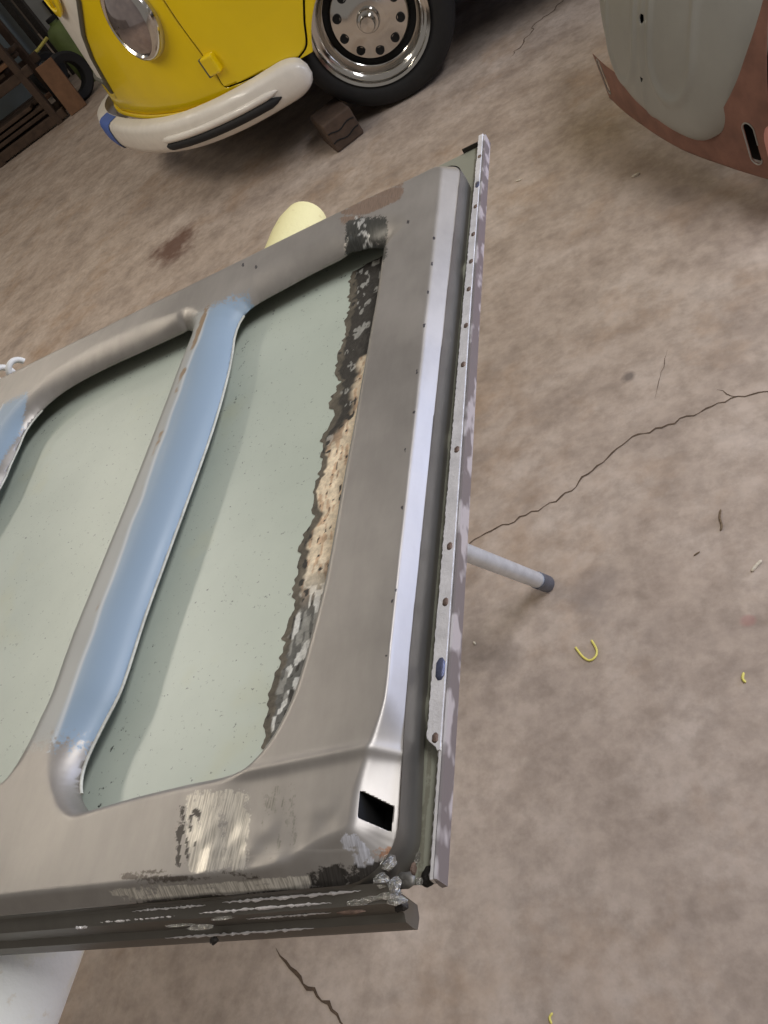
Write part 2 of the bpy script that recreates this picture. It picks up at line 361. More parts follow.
# ================================================================== THE STRIPPED DOOR PANEL
ZT = 0.90; ZL = 0.882; ZS = 0.862
door = thing('door_panel', 'bare steel vehicle door lying inner side up with pale green skin showing through its openings', 'door panel', (-0.78, 0.52, 0.846))
o2px = [(387, 256), (384, 280), (380, 310), (372, 355), (362, 415), (352, 470), (343, 520), (332, 585), (320, 635), (308, 680), (297, 712), (282, 742), (266, 762), (248, 776),
        (200, 787), (150, 799), (104, 812), (92, 813), (84, 804), (80, 788), (83, 768), (92, 746), (104, 722), (118, 695), (128, 668), (145, 615), (165, 560), (190, 492), (212, 430),
        (225, 385), (231, 358), (236, 330), (250, 309), (285, 289), (318, 271), (345, 258), (364, 250), (378, 248), (385, 250)]
OP2 = spline([at(x, y, ZL)[:2] for x, y in o2px], 3, True)
o1r = [(191, 333), (178, 368), (160, 415), (130, 492), (100, 566), (70, 641), (50, 696), (38, 722), (27, 746), (13, 770), (0, 784)]
o1l = [(0, 487), (10, 465), (18, 448), (26, 430), (42, 410), (65, 391), (100, 371), (150, 348), (183, 333), (189, 330)]
p1 = [at(x, y, 0.890)[:2] for x, y in o1r] + [np.array(q) for q in ((-0.70, 0.226), (-0.80, 0.223), (-0.845, 0.228), (-0.868, 0.25), (-0.876, 0.29), (-0.872, 0.38), (-0.870, 0.55))] + [at(x, y, ZL)[:2] for x, y in o1l]
OP1 = spline(p1, 3, True)
OP3 = spline([(-0.955, 0.30), (-0.955, 0.60), (-0.955, 0.76), (-0.975, 0.80), (-1.02, 0.815), (-1.15, 0.815), (-1.19, 0.80), (-1.205, 0.76), (-1.205, 0.4), (-1.20, 0.26), (-1.17, 0.225), (-1.0, 0.225), (-0.965, 0.245)], 4, True)
def rrect(x0, x1, y0, y1, r4, n=10):
    P = []
    for (cx, cy, a0, r) in ((x1 - r4[0], y0 + r4[0], -90, r4[0]), (x1 - r4[1], y1 - r4[1], 0, r4[1]), (x0 + r4[2], y1 - r4[2], 90, r4[2]), (x0 + r4[3], y0 + r4[3], 180, r4[3])):
        for k in range(n + 1):
            a = math.radians(a0 + 90 * k / n); P.append((cx + r * math.cos(a), cy + r * math.sin(a)))
    return np.array(P)
OUT = rrect(-1.31, -0.2475, 0.150, 0.905, (0.034, 0.030, 0.03, 0.03))
EDY = [0.15, 0.27, 0.47, 0.90]; EDX = [-0.002, -0.0060, -0.0030, 0.0050]
OUT[:, 0] += np.where(OUT[:, 0] > -0.5, np.interp(OUT[:, 1], EDY, EDX), 0)
# extra points down the slanted edge
_k = int(np.argmax(np.abs(np.diff(OUT[:, 1]))[:30])); _yy = np.linspace(OUT[_k, 1], OUT[_k + 1, 1], 14)[1:-1]
OUT = np.concatenate([OUT[:_k + 1], np.stack([-0.2475 + np.interp(_yy, EDY, EDX), _yy], 1), OUT[_k + 1:]])
XOY = [0.150, 0.376, 0.675, 0.975]; XOX = [-0.2372, -0.2341, -0.2311, -0.2268]          # right-hand hem line
def xo_at(y): return np.interp(y, XOY, XOX)
hq = np.array([at(x, y, 0.893)[:2] for x, y in ((364, 793), (387, 801), (384, 827), (361, 820))])
def roll_w(x, y, poly):
    hi = poly[:, 0].max(); lo = poly[:, 1].min(); top = poly[:, 1].max()
    tight = ss(hi - 0.085, hi - 0.02, x) * ss(top - 0.015, top - 0.05, y) if hi > -0.5 else 0.55 * ss(hi - 0.09, hi - 0.02, x)
    tight = np.maximum(tight, ss(lo + 0.075, lo + 0.005, y))
    return 0.011 + 0.026 * (1 - tight)
def frame_z(x, y):
    z = np.full(x.shape, ZT)
    for poly in (OP1, OP2, OP3):
        d = poly_sdf(x, y, poly); near = d < 0.045
        if near.any():
            wd = np.full(x.shape, 0.03); wd[near] = roll_w(x[near], y[near], poly)
            q = 1 - np.clip(d / wd, 0, 1); z = z - 0.0185 * (1 - np.sqrt(1 - (0.96 * q) ** 2)) / (1 - math.sqrt(1 - 0.96 ** 2))
    d = -poly_sdf(x, y, OUT)
    d0 = 0.0145 + np.interp(y, EDY, EDX) * ss(-0.36, -0.30, x) + 0.016 * ss(0.26, 0.19, y) * ss(-0.33, -0.28, x) - 0.004 * ss(-0.30, -0.36, x) * ss(0.25, 0.2, y)
    q = 1 - np.clip(d / d0, 0, 1); qq = q * 1.0; z = z - (np.interp(x, [-0.36, -0.30], [0.0125, 0.0145]) + 0.004 * ss(0.26, 0.19, y) * ss(-0.33, -0.28, x)) * np.where(qq < 0.22, qq * qq / 0.44, qq - 0.11) / 0.89
    yc = 0.222 + 0.03 * (x + 0.30)                                   # pressed crease across the lower corner
    z = z + 0.0016 * np.exp(-((y - yc) / 0.004) ** 2) * ss(-0.385, -0.35, x) - 0.0012 * ss(yc + 0.002, yc - 0.004, y) * ss(-0.385, -0.35, x)
    z = z + 0.0006 * (vnoise(x, y, 0.05, 3) - 0.5)
    # hammered repair area at the lower corner and along the near edge
    zone = ss(0.205, 0.165, y) * ss(-0.42, -0.36, x)
    z = z + zone * 0.0018 * (vnoise(x, y, 0.010, 4) - 0.55)
    zone2 = np.exp(-(((x + 0.372) / 0.014) ** 2 + ((y - 0.826) / 0.014) ** 2)); z = z + zone2 * 0.004 * vnoise(x, y, 0.005, 6)
    return z
def frame_map(u, v): return np.stack([u, v, frame_z(u, v)], 1)
def frame_sdf(x, y):
    d = -poly_sdf(x, y, OUT) - 0.0006
    for poly in (OP1, OP2, OP3, hq): d = np.minimum(d, poly_sdf(x, y, poly))
    return d
_fc = {}
def frame_paint(x, y):
    """paint, ground metal and scorch patches on the pressing: colour, amount, metal, shine"""
    key = len(x)
    if key in _fc: return _fc[key]
    z = frame_z(x, y); px = proj(np.stack([x, y, z], 1)); u, v = px[:, 0], px[:, 1]
    col = np.zeros((len(x), 3)); amt = np.zeros(len(x)); met = np.zeros(len(x)); shn = np.zeros(len(x))
    def put(f, c, mt=0.0, sh=0.0):
        s = f > amt * 0.98; s &= f > 0.02
        col[s] = lin(c)[:3]; amt[s] = f[s]; met[s] = mt; shn[s] = sh
    # pale blue paint left on the ribs (world x band), fading out at both ends
    for xc, hw, xl in ((-0.5575, 0.060, -0.594), (-0.913, 0.055, -0.950)):
        d1 = np.abs(x - xc + 0.0); fade = ss(0.236, 0.30, y) * ss(0.85, 0.79, y)
        put(ss(hw, hw - 0.012, d1) * fade * 0.85, (146, 165, 182), 0.0, 0.0)
        w_ = x + 0.005 * (vnoise(x * 0, y, 0.03, 77) - 0.5); f = (ss(xl + 0.038, xl + 0.031, w_) * ss(xl - 0.03, xl - 0.02, x) * (fade > 0.02))[:, None]
        col[:] = col * (1 - f) + np.array(lin((168, 168, 162))[:3]) * f
        cr = (np.exp(-((w_ - xl - 0.036) / 0.0022) ** 2) * (fade > 0.02) * 0.8)[:, None]; col[:] = col * (1 - cr) + np.array(lin((206, 208, 206))[:3]) * cr
        n_ = vnoise(x, y, 0.014, 9) * 0.6 + vnoise(x, y, 0.005, 8) * 0.4
        r_ = (ss(0.50, 0.72, np.exp(-((x - xl - 0.031) / 0.006) ** 2) * n_ * (0.7 + 0.5 * ss(0.5, 0.75, y))) * (fade > 0.3))[:, None]; col[:] = col * (1 - r_) + np.array(lin((146, 122, 94))[:3]) * r_
    n1 = vnoise(u, v, 10, 11); n2 = vnoise(u * 1.0, v * 0.22, 4, 12); n3 = vnoise(u * 0.12, v, 3.2, 13)
    box_ = lambda a, b, c, d, e=6: ss(a - e, a + e, u) * ss(b + e, b - e, u) * ss(c - e, c + e, v) * ss(d + e, d - e, v)
    g = box_(186, 250, 790, 872, 8) * ss(-10, 14, (u - 176) - (v - 790) * -0.1)
    put(g * (0.45 + 0.7 * n2), (204, 198, 186), 0.55, 0.6)
    put(box_(176, 206, 806, 868, 5) * (0.3 + 0.8 * n1) * (n2 < 0.55), (70, 64, 58), 0.3, 0.2)
    put(box_(255, 300, 780, 860, 16) * (n2 * 0.8), (150, 146, 138), 0.6, 0.5)
    yl = 897 - 0.070 * (u - 85); dl = np.abs(v - yl)
    put(ss(9, 3, dl) * ss(80, 130, u) * ss(350, 300, u) * (0.35 + 0.9 * n3), (222, 216, 204), 0.55, 0.7)
    put(ss(14, 6, np.abs(v - yl - 16)) * ss(110, 160, u) * ss(420, 380, u) * (0.35 + 0.8 * n3), (52, 48, 44), 0.5, 0.5)
    put(ss(8, 3, np.abs(v - yl - 26)) * ss(150, 200, u) * ss(420, 380, u) * (n3 * 1.3 - 0.1), (214, 206, 190), 0.7, 0.8)
    put(box_(120, 260, 868, 886, 6) * (n3 * 0.9), (96, 88, 80), 0.4, 0.4)
    # lower right corner: bright ground area, weld scorch
    put(ss(22, 6, np.abs(v - 878 + 0.10 * (u - 340))) * ss(285, 330, u) * ss(420, 400, u) * (0.45 + 0.6 * n1), (78, 74, 70), 0.6, 0.5)
    put(ss(16, 5, np.abs((u - 356) * 0.8 - (v - 850) * 0.6)) * box_(340, 376, 834, 876, 8) * (0.25 + 0.9 * n1), (222, 222, 228), 0.6, 0.5)
    put(box_(372, 420, 846, 858, 5) * (0.4 + 0.5 * n1), (170, 130, 104), 0.5, 0.4)
    # inner top corner: scorch round the weld, sanded brown patch on the far rail
    put(box_(345, 388, 216, 262, 7) * (0.6 + 0.4 * n1), (84, 84, 80), 0.45, 0.5)
    put(ss(12, 4, np.abs((u - 362) - (v - 232) * 0.35)) * box_(352, 374, 216, 250, 3) * (0.3 + 0.9 * vnoise(u, v, 3, 22)), (232, 232, 228), 0.6, 0.8)
    put(ss(13, 5, np.abs((v - 205) + 0.47 * (u - 370))) * ss(334, 346, u) * ss(410, 398, u) * (0.35 + 0.8 * n3), (150, 128, 112), 0.4, 0.4)
    # little pits and nicks down the rolled right edge
    for (a, b) in ((434, 238), (432, 264), (428, 292), (424, 325), (417, 372), (414, 412), (405, 450), (402, 508), (396, 590), (392, 602), (386, 656), (274, 241), (243, 265), (256, 267), (408, 222)):
        put(ss(2.4, 1.0, np.hypot((u - a) * 1.3, (v - b) * 0.8)) * 0.9, (66, 62, 66), 0.2, 0.2)
    _fc[key] = (col, amt, met, shn); return _fc[key]
GX = np.concatenate([np.arange(-1.313, -1.0, 0.006), np.arange(-1.0, -0.64, 0.003), np.arange(-0.64, -0.290, 0.0016), np.arange(-0.290, -0.252, 0.0008), np.arange(-0.252, -0.2380, 0.0016)])
GY = np.concatenate([np.arange(0.1470, 0.168, 0.0014), np.arange(0.168, 0.212, 0.0008), np.arange(0.212, 0.30, 0.0016), np.arange(0.30, 0.78, 0.0028), np.arange(0.78, 0.910, 0.0018)])
fr = sheet('inner_frame', GX, GY, frame_sdf, frame_map, M['bare'], door, solid=0.0011,
           attrs={'wear': lambda x, y: frame_paint(x, y)[0], 'amt': lambda x, y: frame_paint(x, y)[1], 'metal': lambda x, y: frame_paint(x, y)[2], 'shine': lambda x, y: frame_paint(x, y)[3]})
fr['label'] = 'bare grey pressed inner frame with light blue paint left on the ribs'
# folded raw edge of the ribs
for poly, x0, x1 in ((OP2, -0.56, -0.485), (OP1, -0.90, -0.845)):
    k_ = [q for q in poly if x0 < q[0] < x1 and 0.235 < q[1] < 0.80]; k_.sort(key=lambda q: q[1]); k_ = np.array(k_)
    tube('rib_edge', np.stack([k_[:, 0] + 0.0004, k_[:, 1], np.full(len(k_), ZT - 0.0186)], 1), 0.0013, M['edge'], fr, 8)
# wall that drops from the rolled edge to the flange
def sweep_closed(path, prof, name, mat, parent):
    P = np.asarray(path); N = len(P); T = np.roll(P, -1, 0) - np.roll(P, 1, 0); T /= np.linalg.norm(T, axis=1)[:, None]; Nn = np.stack([T[:, 1], -T[:, 0]], 1); V = []; Fc = []; K = len(prof)
    for i in range(N):
        for (o_, z_) in prof: V.append((P[i][0] + Nn[i][0] * o_, P[i][1] + Nn[i][1] * o_, z_))
    for i in range(N):
        j = (i + 1) % N
        for k in range(K - 1): Fc.append((i * K + k, j * K + k, j * K + k + 1, i * K + k + 1))
    return mk(name, V, Fc, mat, parent, smooth=True)
sweep_closed(OUT, [(-0.0006, 0.8876), (-0.0001, 0.8835), (0.0003, 0.878), (0.0004, 0.864)], 'frame_side', M['hem'], fr)

# outer skin (painted pale green inside) with its folded hem
SX0, SX1, SY0, SY1 = -1.335, -0.2260, 0.143, 0.966
def skin_sdf(x, y):
    d = np.minimum(np.minimum(x - SX0, xo_at(y) - 0.0006 - x), np.minimum(y - SY0, SY1 - y)) + 1e-5
    return np.minimum(d, np.maximum(y - 0.1565, -0.262 - x))
def skin_z(x, y):
    z = ZS + 0.0015 * np.sin((x + 0.87) * 4) + 0.0008 * (vnoise(x, y, 0.12, 31) - 0.5)
    e = np.minimum(SX1 - x, SY1 - y); z = np.where((x > -0.262) | (SY1 - y < 0.02), 0.8632, z)
    # pressed dimples in the flange channel
    for yc, a in ((0.264, 0.0045), (0.50, 0.004), (0.73, 0.004)):
        z = z + a * np.exp(-(((x - xo_at(y) + 0.013) / 0.006) ** 2 + ((y - yc) / 0.010) ** 2))
    return z
def skin_speckle_shade(x, y):  # black overspray speckle plus shade beside the frame lips, put into the colour
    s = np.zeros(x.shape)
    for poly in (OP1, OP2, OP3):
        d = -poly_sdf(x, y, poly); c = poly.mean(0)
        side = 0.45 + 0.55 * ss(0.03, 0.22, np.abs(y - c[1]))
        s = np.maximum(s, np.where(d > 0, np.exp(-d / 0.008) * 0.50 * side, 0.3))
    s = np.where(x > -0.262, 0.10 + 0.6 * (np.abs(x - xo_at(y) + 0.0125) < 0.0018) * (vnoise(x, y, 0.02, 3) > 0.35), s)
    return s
sx = np.concatenate([np.linspace(SX0, -0.9, 40), np.arange(-0.897, -0.26, 0.005), np.arange(-0.258, SX1 + 0.0012, 0.0012)]); sy = np.concatenate([np.arange(SY0, 0.30, 0.003), np.arange(0.30, SY1 + 0.005, 0.005)])
sk = sheet('outer_skin', sx, sy, skin_sdf, lambda u, v: np.stack([u, v, skin_z(u, v)], 1), M['skin'], door, solid=0.0012, attrs={'blackening': skin_speckle_shade, 'flange': lambda x, y: ((x > -0.262) | (y < 0.16) | (y > 0.90)) * 0.85})
sk['label'] = 'pale green painted outer skin seen through the frame openings'
# scorched seam along the right side of the opening
lpx = [(352, 262), (350, 300), (344, 345), (334, 400), (322, 460), (310, 520), (298, 580), (288, 640), (275, 695), (265, 742), (252, 790)]
LL = np.array([at(x, y, ZS)[:2] for x, y in lpx]); LL = LL[np.argsort(LL[:, 1])]
rxp = np.array([at(x, y, ZL)[:2] for x, y in o2px[:14]]); rxp = rxp[np.argsort(rxp[:, 1])]
def seam_t(x, y):
    xl = np.interp(y, LL[:, 1], LL[:, 0]); xl = xl + 0.007 * (vnoise(x * 0, y, 0.0042, 41) - 0.5) + 0.010 * (vnoise(x * 0, y, 0.024, 42) - 0.5)
    xr = np.interp(y, rxp[:, 1], rxp[:, 0]) + 0.004
    return x - xl, (x - xl) / np.maximum(xr - xl, 0.004)
def seam_sdf(x, y):
    d, t = seam_t(x, y); return np.minimum(np.minimum(d, -0.318 - x), np.minimum(y - 0.215, 0.82 - y))
def seam_map(x, y):
    d, t = seam_t(x, y); lump = vnoise(x, y, 0.012, 43) * 0.6 + vnoise(x, y, 0.005, 44) * 0.4
    mid = np.exp(-((t - 0.62) / 0.35) ** 2)
    return np.stack([x, y, skin_z(x, y) + 0.0005 + mid * lump * 0.0045 * ss(0.0, 0.2, t)], 1)
def seam_col(x, y):
    d, t = seam_t(x, y); n1 = vnoise(x, y, 0.010, 45); n2 = vnoise(x * 2.2, y * 0.6, 0.006, 46); n3 = vnoise(x, y, 0.030, 47)
    L = lambda c: np.array(lin(c)[:3])
    edge = L((104, 96, 82)); black = L((52, 48, 42)); cream = L((242, 222, 190)); tan = L((216, 184, 150)); grey = L((150, 148, 140)); silver = L((222, 220, 212))
    top = ss(0.645, 0.70, y)[:, None]; low = ss(0.42, 0.36, y)[:, None]
    c = np.where((n2 > 0.62)[:, None], tan, cream) * (0.85 + 0.25 * n1[:, None])
    g = np.where((n2 > 0.55)[:, None], grey * 0.45, np.where((n1 > 0.5)[:, None], silver, grey))
    c = c * (1 - low) + g * low
    tb = np.where(((n1 * 0.6 + n2 * 0.4) > 0.66)[:, None], grey, black)
    fr_ = ss(0.0, 0.1, top[:, 0] + (0.55 - t) * 0.5 * ss(0.52, 0.60, y))[:, None]
    c = c * (1 - fr_) + tb * fr_
    wid = 0.05 + 0.14 * n3; f = ss(1.25, 0.8, t / wid)[:, None]
    c = c * (1 - f) + edge * f * (0.6 + 0.6 * n1[:, None])
    s = (vnoise(x, y, 0.004, 48) * 0.5 + n2 * 0.5 > 0.74); c[s] = black
    return c
sm = sheet('scorched_seam', np.arange(-0.425, -0.317, 0.0011), np.arange(0.214, 0.822, 0.0011), seam_sdf, seam_map, M['seam'], sk, attrs={'wear': seam_col})
sm['label'] = 'rough burnt and ground seam, cream and black, along the opening edge'
# new strip tacked on along the right-hand edge
def extrude(name, prof_fn, ts, mat, parent, cap=True, smooth=False):
    V = []; Fc = []
    for t in ts: V += prof_fn(t)
    K = len(prof_fn(ts[0]))
    for i in range(len(ts) - 1):
        for k in range(K): k2 = (k + 1) % K; Fc.append((i * K + k, i * K + k2, (i + 1) * K + k2, (i + 1) * K + k))
    if cap: Fc += [tuple(range(K - 1, -1, -1)), tuple((len(ts) - 1) * K + k for k in range(K))]
    return mk(name, V, Fc, mat, parent, smooth=smooth)
ys = np.arange(0.2305, 0.9745, 0.0022); r1 = random.Random(3)
XIY = [0.22, 0.272, 0.374, 0.672, 0.975]; XIX = [-0.2475, -0.2470, -0.2452, -0.2405, -0.2335]
def strip_prof(y):
    xo = float(xo_at(y)) - 0.0010; xi = float(np.interp(y, XIY, XIX)) + r1.uniform(-0.0004, 0.0004)
    xi = xi + (xo - xi) * 0.75 * float(ss(0.240, 0.2305, np.array(y)))
    return [(xi, y, 0.8660), (xi, y, 0.8704), (xi + 0.0005, y, 0.8710), (xo - 0.0004, y, 0.8710), (xo, y, 0.8700), (xo, y, 0.8660)]
es = extrude('edge_strip', strip_prof, ys, M['strip'], door); es['label'] = 'bright new steel strip tacked along the edge'
def side_prof(y):
    x = float(xo_at(y))
    return [(x - 0.0002, y, 0.8700), (x + 0.0003, y, 0.8706), (x + 0.0018, y, 0.8702), (x + 0.0021, y, 0.8575), (x - 0.002, y, 0.8560), (x - 0.0022, y, 0.860)]
sd = extrude('hem_side', side_prof, np.arange(0.156, 0.975, 0.004), M['stripside'], door); sd['label'] = 'purple-grey outer hem with slanting grinder marks'
def lowhem(y):
    x = float(xo_at(y)); j = 0.0006 * math.sin(y * 900); return [(x - 0.0036 + j, y, 0.8640), (x - 0.0032 + j, y, 0.8690), (x - 0.0024, y, 0.8700), (x - 0.0006, y, 0.8700), (x - 0.0004, y, 0.8640)]
extrude('hem_fold', lowhem, np.arange(0.156, 0.236, 0.0015), M['strip'], door)
box('far_lip', (-0.2435, 0.9665, 0.8655), (0.024, 0.0016, 0.006), M['blackening'], door, bevel=0.0004)
for (x, y, big) in ((476, 158, 0), (474, 186, 1), (472, 208, 0), (469, 236, 0), (467, 263, 0), (464, 291, 0), (462, 327, 0), (459, 366, 0), (455, 450, 0), (450, 546, 0), (445, 602, 0), (440, 669, 2), (434, 738, 0)):
    c = at(x, y, 0.871); c[0] = np.interp(c[1], XIY, XIX) * 0.45 + xo_at(c[1]) * 0.55; L = (0.0032, 0.006, 0.008)[big]; V = []; 
    V, Fc = tube_data([(c[0], c[1] - L, 0.8709), (c[0], c[1] - L * 0.6, 0.8712), (c[0], c[1] + L * 0.6, 0.8712), (c[0], c[1] + L, 0.8709)], np.array([0.001, 0.0022, 0.0022, 0.001]) * (1.0, 1.1, 1.5)[big], 10)
    V[:, 2] = 0.8709 + (V[:, 2] - 0.8709) * 0.28
    mk('tack_weld', V, Fc, M['tackblue' if big else 'tack'], es, smooth=True)
# near side hem: stepped flange under the shoulder
r2 = random.Random(8)
def near_prof(x):
    j = r2.uniform(-0.0002, 0.0002)
    b = 0.0016 if x > -0.40 else 0.0
    return [(x, 0.1512, 0.8850), (x, 0.1488 + j, 0.8815), (x, 0.1450 + j, 0.8800 - b), (x, 0.1428, 0.8775), (x, 0.1418 + j, 0.8640), (x, 0.1400, 0.8626), (x, 0.1378, 0.8612 + j), (x, 0.1370, 0.8530 + j), (x, 0.1376, 0.8478), (x, 0.1440, 0.8468), (x, 0.1500, 0.850)]
nf = extrude('near_flange', near_prof, np.concatenate([np.arange(-1.31, -0.7, 0.05), np.arange(-0.7, -0.258, 0.006), [-0.2575]]), M['hem'], door, smooth=True); sharp(nf, 0.5)
nf['label'] = 'dark stepped hem along the near edge'
# weld runs, ground flats and spatter on the repaired near corner
def blob(name, c, s, mat, parent, seed, n=10, amp=0.35, ang=0.0):
    r = np.random.default_rng(seed); V = []; Fc = []
    rows = 6
    for i in range(rows):
        ph = math.pi * 0.5 * i / (rows - 1)
        for k in range(n):
            a = 2 * math.pi * k / n; q = 1 + amp * (r.random() - 0.5); ca, sa = math.cos(ang), math.sin(ang)
            x, y = s[0] * math.cos(ph) * math.cos(a) * q, s[1] * math.cos(ph) * math.sin(a) * q
            V.append((c[0] + x * ca - y * sa, c[1] + x * sa + y * ca, c[2] + s[2] * math.sin(ph) * (1 + amp * (r.random() - 0.5))))
    for i in range(rows - 1):
        for k in range(n): k2 = (k + 1) % n; Fc.append((i * n + k, i * n + k2, (i + 1) * n + k2, (i + 1) * n + k))
    Fc.append(tuple((rows - 1) * n + k for k in range(n)))
    return mk(name, V, Fc, mat, parent, smooth=True)
for i, (x, y, z, sx_, sy_, sz, mt) in enumerate(((388, 862, .886, .006, .005, .0018, 'weld'), (380, 880, .884, .006, .005, .0018, 'weld'), (394, 884, .882, .005, .005, .002, 'weld'), (372, 897, .8795, .010, .003, .0014, 'weld'), (396, 900, .8785, .008, .003, .0016, 'weld'),
        (358, 902, .879, .010, .0022, .001, 'weld'), (388, 893, .880, .009, .004, .0022, 'weld'), (350, 912, .8775, .012, .0016, .001, 'tack'), (412, 868, .8645, .003, .006, .003, 'tack'), (416, 856, .8645, .003, .005, .002, 'weld'), (428, 876, .8642, .006, .007, .0016, 'blackening'), (422, 880, .8640, .006, .003, .0014, 'weld'),
        (404, 880, .8735, .008, .006, .003, 'hem'), (400, 905, .872, .006, .004, .003, 'blackening'), (422, 712, .8636, .0018, .009, .0016, 'blackening'), (213, 940, .866, .004, .003, .003, 'blackening'), (200, 927, .8795, .012, .0022, .0012, 'weld'), (180, 925, .8798, .014, .0012, .0008, 'weld'), (222, 918, .8805, .010, .0014, .0010, 'weld'))):
    c = at(x, y, z); blob('weld_bead', c - np.array([0, 0, sz * 0.5]), (sx_ * 0.8, sy_ * 0.8, sz * 0.8), M[mt], door, 100 + i, 16, 0.32)
for i, (x0, x1, yy, zz, rr) in enumerate(((-0.432, -0.318, 0.1377, 0.8612, .0011), (-0.478, -0.405, 0.1446, 0.8790, .0010), (-0.392, -0.296, 0.1452, 0.8786, .0012), (-0.497, -0.486, 0.1428, 0.8775, .0012), (-0.445, -0.385, 0.1486, 0.8818, .0008), (-0.372, -0.275, 0.1490, 0.8822, .0012), (-0.36, -0.30, 0.1421, 0.872, 0.0007))):
    n_ = 50; r = random.Random(i)
    P = [np.array([x0 + (x1 - x0) * k / n_, yy + r.uniform(-.0003, .0003), zz + r.uniform(-.0002, .0002)]) for k in range(n_ + 1)]
    rd = np.array([0.0001 + rr * min(1, k / 8, (n_ - k) / 8) * r.uniform(0.2, 1) for k in range(n_ + 1)])
    tube('ground_edge', P, rd, M['strip'], nf, 6)
# square hole in the lower corner; near-black box paints in its inner shade
hc = hq.mean(0); wv = []
for sc_, zz in ((1.02, 0.893), (1.0, 0.880)):
    for q in hq: wv.append((*(hc + (q - hc) * sc_), zz))
mk('square_hole_dark_box', [(a, b_, (frame_z(np.array([a]), np.array([b_]))[0] - 0.0004 if i < 4 else 0.868)) for i, (a, b_, c) in enumerate(wv)], [(0, 1, 5, 4), (1, 2, 6, 5), (2, 3, 7, 6), (3, 0, 4, 7), (4, 5, 6, 7)], M['dark'], fr)

# ================================================================== PADDED WORK STAND UNDER THE DOOR
def make_stand(label, xo, foam_mat):
    st = thing('work_stand', label, 'work stand', (-0.55 + xo, 0.575, 0.0))
    P = [np.array([-0.650 + xo, 0.0, 0.801]), np.array([-0.60 + xo, 0.5, 0.801]), np.array([-0.549 + xo, 1.11, 0.801]), np.array([-0.548 + xo, 1.135, 0.801])]
    tube('top_bar', [p + np.array([0, s, 0]) for p, s in zip((P[0], P[2]), (-0.01, -0.02))], 0.020, M['galv'], st)
    Q = [P[0] + (P[3] - P[0]) * k / 40 for k in range(41)]; r = random.Random(4)
    rad = np.array([0.0435 + r.uniform(-0.0006, 0.0006) for _ in Q]); rad = rad * np.linspace(1.0, 0.90, len(rad)); rad[-1] = 0.031; rad[-2] = 0.0375
    V, Fc = tube_data(Q, rad, 28)
    fp = mk('foam_pad', V, Fc, foam_mat, st, smooth=True); sharp(fp, 0.9); fp['label'] = 'white foam sleeve gone cream yellow at the far end'
    top = np.array([-0.566 + xo, 0.671, 0.775])
    for foot in ((-0.505 + xo, 0.995), (-1.0 + xo, 0.62)):
        f_ = np.array([foot[0], foot[1], 0.018]); d = (f_ - top) / np.linalg.norm(f_ - top)
        a = f_ - d * 0.032
        lg = tube('leg', [top, top + (a - top) * 0.5, a], 0.0150, M['galv'], st, 20)
        tube('foot_coupling', [a - d * 0.002, f_ + d * 0.01], 0.0165, M['thread'], lg, 20)
    f_ = np.array([-0.80 + xo, 0.95, 0.02]); t2 = top + np.array([-0.02, 0, -0.06]); lg = tube('leg', [t2, (t2 + f_) / 2, f_], 0.0185, M['galv'], st, 20)
    d = (f_ - t2) / np.linalg.norm(f_ - t2); tube('foot_coupling', [f_ - d * 0.03, f_ + d * 0.008], 0.020, M['thread'], lg, 20)
    lathe('hub', [(0.0, -0.03), (0.030, -0.03), (0.034, 0.0), (0.030, 0.02), (0.0, 0.02)], top + np.array([0, 0, -0.02]), (0, 0, 1), M['galv'], st, 24)
    return st
def mat_foam():
    mt, nt, b = newmat('aged_foam_sleeve'); p = geo_pos(nt); sp = nd(nt, 'ShaderNodeSeparateXYZ'); nt.links.new(p, sp.inputs[0])
    n1 = noise(nt, 16, 5, 0.6, p); n2 = noise(nt, 70, 4, 0.6, p)
    f = math_(nt, 'ADD', math_(nt, 'MULTIPLY', sp.outputs['Y'], 0.9), math_(nt, 'MULTIPLY', math_(nt, 'SUBTRACT', n1.outputs[0], 0.5), 0.9))
    c = ramp(nt, f, [(0.12, lin((234, 234, 226))), (0.28, lin((226, 220, 186))), (0.8, lin((240, 230, 172)))]).outputs[0]
    c = mix(nt, ramp(nt, n2.outputs[0], [(0.62, (0, 0, 0)), (0.75, (0.5,) * 3)]).outputs[0], c, lin((190, 160, 96)))
    nt.links.new(c, b.inputs['Base Color']); b.inputs['Roughness'].default_value = 0.7; bump(nt, b, n2.outputs[0], 0.35, 0.003); return mt
M['foamsleeve'] = mat_foam()
make_stand('pipe stand with cream foam sleeve poking out past the far edge of the door panel', 0.0, M['foamsleeve'])
# coil of white cord hooked over the far edge at the left
P = [np.array([-0.965 - 0.10 * k / 90, 0.936 + 0.0125 * math.cos(2 * math.pi * k / 30), 0.8815 + 0.0125 * math.sin(2 * math.pi * k / 30)]) for k in range(0, 91)]
cd = tube('white_cord', P, 0.0045, M['cord'], None, 10); tag(cd, 'small coil of white cord just showing over the far edge of the door panel', 'cord')

